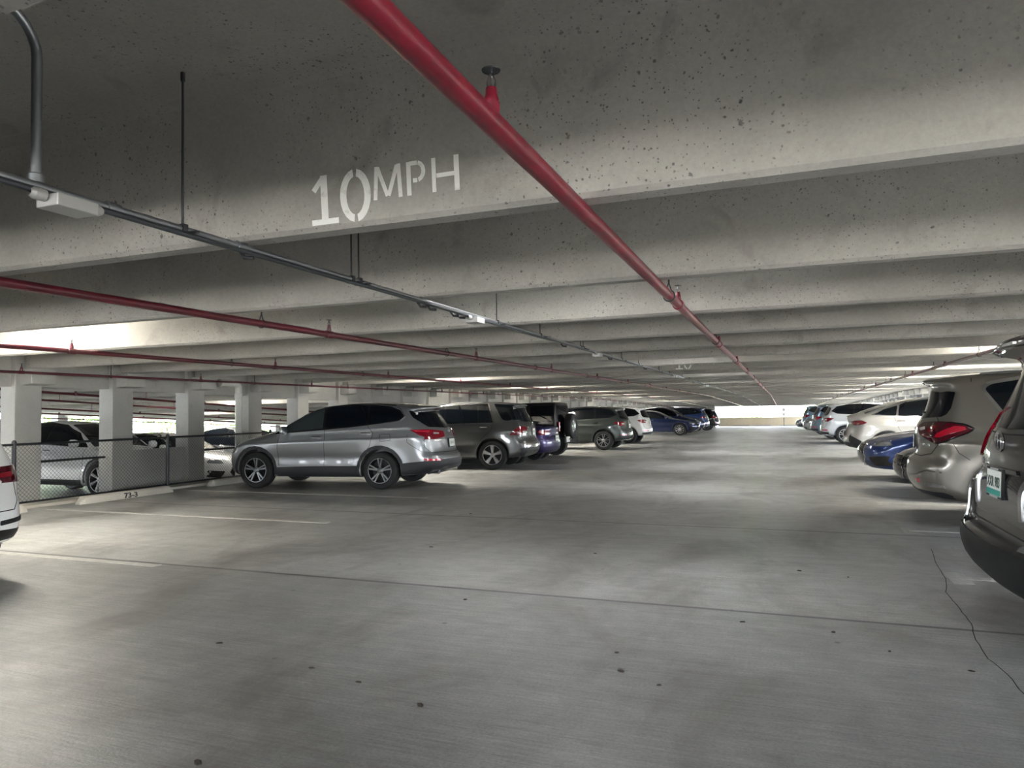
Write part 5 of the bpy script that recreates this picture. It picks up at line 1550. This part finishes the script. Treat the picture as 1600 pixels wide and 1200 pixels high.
# ------------------------------------------------------------------ the dark van cut by the right edge
def van(h=.022):
    sp = dict(W=.97, nose=2.62, tail=2.58, wrap=.55, belt=(1.17, 1.02), axles=(1.52, -1.50), r=.345, arch=.385, rim=.235, tumble=.20, bow_r=.15, bow_f=.30, k=.10, taper_r=.02, crown=.05,
        prof=[(2.4, .22), (2.58, .4), (2.62, .7), (2.5, .86), (2.0, 1.0), (1.65, 1.12), (1.2, 1.40), (.75, 1.66), (.3, 1.76), (-.6, 1.80), (-1.5, 1.80), (-2.1, 1.79), (-2.28, 1.775), (-2.38, 1.755), (-2.40, 1.72), (-2.18, 1.67),
              (-2.28, 1.45), (-2.38, 1.25), (-2.43, 1.18), (-2.48, 1.02), (-2.47, .94), (-2.50, .90), (-2.55, .82), (-2.57, .60), (-2.61, .545), (-2.62, .46), (-2.58, .34), (-2.46, .25), (-2.2, .22), (0, .20)],
        cut=[(-2.60, 0, .76, .09, .56, .17, .02)])
    c = Car('van', sp, h)
    c.both('window_surround', M['gloss'], [('L', [(1.35, 1.10), (.9, 1.48), (.5, 1.62), (-.5, 1.68), (-1.6, 1.68), (-2.15, 1.64), (-2.25, 1.22), (-1.5, 1.18)])], off=.005, grid=.03)
    c.both('side_window', M['glass'], [('L', [(1.2, 1.13), (.85, 1.45), (.45, 1.59), (.15, 1.61), (.12, 1.14)])], off=.010)
    c.both('side_window', M['glass'], [('L', [(.05, 1.14), (.08, 1.62), (-.95, 1.65), (-.98, 1.18)])], off=.010)
    c.both('side_window', M['glass'], [('L', [(-1.05, 1.19), (-1.02, 1.65), (-1.6, 1.65), (-2.08, 1.61), (-2.17, 1.25)])], off=.010)
    c.patch('rear_window', M['glass'], [('rear', [(-.70, 1.22), (-.76, 1.30), (-.72, 1.62), (0, 1.66), (.72, 1.62), (.76, 1.30), (.70, 1.22), (0, 1.20)])], off=.006)
    c.patch('windshield', M['glass'], [('front', [(-.74, 1.18), (-.60, 1.62), (.60, 1.62), (.74, 1.18)])], off=.005, grid=.12)
    c.both('tail_light', M['red_lens2'], [('rear', [(.80, 1.36), (.865, 1.37), (.95, 1.30), (.95, 1.02), (.82, 1.00), (.77, 1.10)]), ('L', [(-2.32, 1.34), (-2.40, 1.36), (-2.5, 1.3), (-2.5, 1.0), (-2.36, 1.0)])], off=.016, depth=.03)
    c.both('tail_light_lower', M['dred_lens'], [('rear', [(.82, .99), (.95, 1.01), (.95, .86), (.84, .86)])], off=.012, depth=.02)
    c.patch('plate_garnish', M['gloss'], [('rear', [(-.52, .66), (-.52, .935), (.52, .935), (.52, .66)])], off=.004, depth=.014)
    c.both('garnish_edge', M['rim_m'], [('rear', [(.44, .92), (.50, .92), (.50, .70), (.44, .70)])], off=.012, depth=.014, r=.005, grid=.03)
    fr, mx = c.plate(.875, txt='XXR 983', green=True, off=.006)
    for yy in (.0845, -.0845):     # the frame carries two rows of lettering too small to read
        for q in range(8): 
            MB().add([mx @ Vector(((q-3.5)*.022+sx_*.008, yy+sy_*.006, zz)) for zz in (.0035, .0055) for sx_, sy_ in ((-1, -1), (1, -1), (1, 1), (-1, 1))],
                     [(0,3,2,1), (4,5,6,7), (0,1,5,4), (1,2,6,5), (2,3,7,6), (3,0,4,7)]).build('frame_lettering', M['rim_s'], fr)
    # emblem: outer oval with two inner loops
    p, nm = c.hit('rear', 0, 1.125, .008)
    def loop(a, b, dz=0, r_=.006): return [p+Vector((-.014, a*math.cos(t), dz+b*math.sin(t))) for t in [2*PI*i/28 for i in range(29)]]
    b = MB(); b.tube(loop(.085, .058), .008, 8); b.tube(loop(.034, .056), .006, 8); b.tube(loop(.062, .022, .028), .006, 8)
    b.build('emblem', M['chrome'], c.root, smooth=True)
    # bumper corners with a highlight laid on in silver, and black lower bumper
    c.patch('lower_bumper', M['black'], [('rear', [(-.95, .24), (-.96, .52), (-.6, .545), (.6, .545), (.96, .52), (.95, .24)])], off=.014, depth=.03, r=.02)
    c.both('corner_highlight', M['rim_m'], [('rear', [(.64, .57), (.64, .86), (.90, .84), (.93, .57)]), ('L', [(-2.30, .86), (-2.52, .84), (-2.6, .56), (-2.34, .56)])], off=.010, depth=.024, r=.02)
    c.both('bumper_reflector', M['dred_lens'], [('rear', [(.70, .40), (.88, .42), (.88, .37), (.70, .36)])], off=.02, depth=.02, r=.01, grid=.04)
    c.ribbon('panel_gap', M['seam'], [('rear', [(-.80, 1.66), (-.79, 1.2), (-.70, .64), (-.5, .60), (.5, .60), (.70, .64), (.79, 1.2), (.80, 1.66)]), ('rear', [(-.78, 1.185), (0, 1.17), (.78, 1.185)])], w=.010)
    c.patch('hatch_handle', M['gloss'], [('rear', [(-.36, .945), (-.36, .975), (.36, .975), (.36, .945)])], off=.022, depth=.02, r=.006)
    c.patch('spoiler', M['gloss'], [('rear', [(-.74, 1.69), (-.70, 1.735), (0, 1.765), (.70, 1.735), (.74, 1.69), (0, 1.715)])], off=.010, depth=.02, r=.01)
    MB().box(-2.41, -2.385, -.11, .11, 1.715, 1.735).build('high_brake_light', M['white_lens'], c.root, bevel=.004)
    c.ribbon('panel_gap', M['seam'], [(q, l) for q in 'LR' for l in ([(.10, 1.62), (.08, .3)], [(-1.0, 1.66), (-1.02, .6)], [(-2.3, 1.0), (-2.28, .8), (-1.9, .62)])])
    c.handle(0.28, .98, M['rim_m'], .2); c.handle(-.84, 1.0, M['rim_m'], .2); c.mirror(1.1, 1.15)
    c.wheels((5, 'split'), M['rim_m'])
    return c
vn_ = van()
vn_.root.scale = (1.07, 1.07, 1.07)
place(vn_.root, 3.96, 5.52, 0, 'dark grey van with black lower bumper, cut off by the right edge', P['brown'])

# ------------------------------------------------------------------ the rest of the row, by shape
ms = midsuv(); cr = crossover(); sa = saloon(); cs = coupe_suv()
def another(c, x, y, deg, label, col, group=None, z=None, name=None, drop=()):
    r = copy_tree(c.root)
    if name: r.name = name
    return place(r, x, y, deg, label, col, group=group, z=z)
# left row
place(ms.root, -7.55, 26.4, 180, 'dark grey-green SUV with black wheels, parked after the black off-roader', P['green'])
another(ms, -7.70, 31.6, 180, 'white SUV with dark-red lamps, past the grey-green SUV', P['white'])
le = another(ms, -8.55, 3.58, -176, 'white car at the left frame edge, only its rear corner showing', P['white'])
for o_ in le.children:
    m_ = {'tail_light': M['dred_lens'], 'tail_light_bar': M['red_lens'], 'reflector': M['black'], 'rear_bumper_cladding': M['black']}.get(o_.name.split('.')[0])
    if m_: o_.material_slots[0].link = 'OBJECT'; o_.material_slots[0].material = m_
place(sa.root, -8.42, 19.45, 180, 'low purple car squeezed between the graphite SUV and the black off-roader', P['purple'])
another(sa, -6.85, 41.0, 0, 'navy low saloon parked nose out with a silver wheel showing', P['navy'])
another(cr, -6.95, 45.3, 0, 'navy car just behind the low navy saloon', P['navy'])
another(ms, -6.9, 49.0, 180, 'dark blue SUV with a pale roof line near the far end of the left row', P['blue'])
another(ms, -6.6, 53.5, 180, 'dark SUV at the far end of the left row', P['jet'])
# right row
another(sa, 4.06, 13.3, 180, 'dark car nearly hidden behind the taupe SUV', P['jet'])
bs = another(sa, 4.0, 15.95, 180, 'deep blue saloon parked nose out beyond the taupe SUV', P['blue']); bs.scale = (1.1, 1.1, 1.1)
place(cs.root, 3.95, 21.6, 0, 'pale grey-beige coupe SUV with a sloping tail on the right', P['sand'])
another(ms, 3.55, 31.3, 0, 'white SUV with a pale alloy wheel beyond the coupe SUV', P['pearl'])
another(ms, 3.35, 36.0, 0, 'steel blue SUV beyond the white SUV on the right', P['steel'])
another(cr, 3.3, 41.5, 180, 'silver crossover nose out towards the far end on the right', P['silver'])
another(ms, 3.2, 47.5, 0, 'steel blue SUV close to the far end on the right', P['steel'])
another(sa, 3.1, 53.0, 180, 'silver saloon last in the right row', P['silver'])
# lower bay behind the fence
def ramp(root):
    root.location.z = gL(root.location.y)
    s = 1 if abs(math.cos(root.rotation_euler.z) - 1) < .1 else -1
    root.rotation_euler = (math.radians(-2.86*s), 0, root.rotation_euler.z)
ramp(place(cr.root, -14.78, 11.62, 0, 'white electric crossover behind the fence, seen between the first piers', P['pearl']))
ramp(another(sa, -15.1, 14.35, 0, 'white car behind the low infill wall in the lower bay', P['white']))
ramp(another(cr, -15.2, 17.3, 0, 'silver car nose in behind the fence near the silver SUV', P['silver']))
ramp(another(sa, -15.2, 20.3, 0, 'navy saloon in the lower bay behind the drain pipe', P['navy']))
ramp(another(ms, -15.4, 8.4, 180, 'grey car in the lower bay behind the leftmost pier', P['grey']))
# a row further out in the lower bay
for i, (y, c_, col, lab) in enumerate([(13, sa, 'grey', 'grey saloon in the outer row of the lower bay'), (16.4, ms, 'white', 'white SUV in the outer row of the lower bay'), (23, cr, 'silver', 'silver crossover in the outer row of the lower bay'), (27.5, sa, 'jet', 'black saloon in the outer row of the lower bay')]):
    ramp(another(c_, -27.4, y, 180, lab, P[col]))
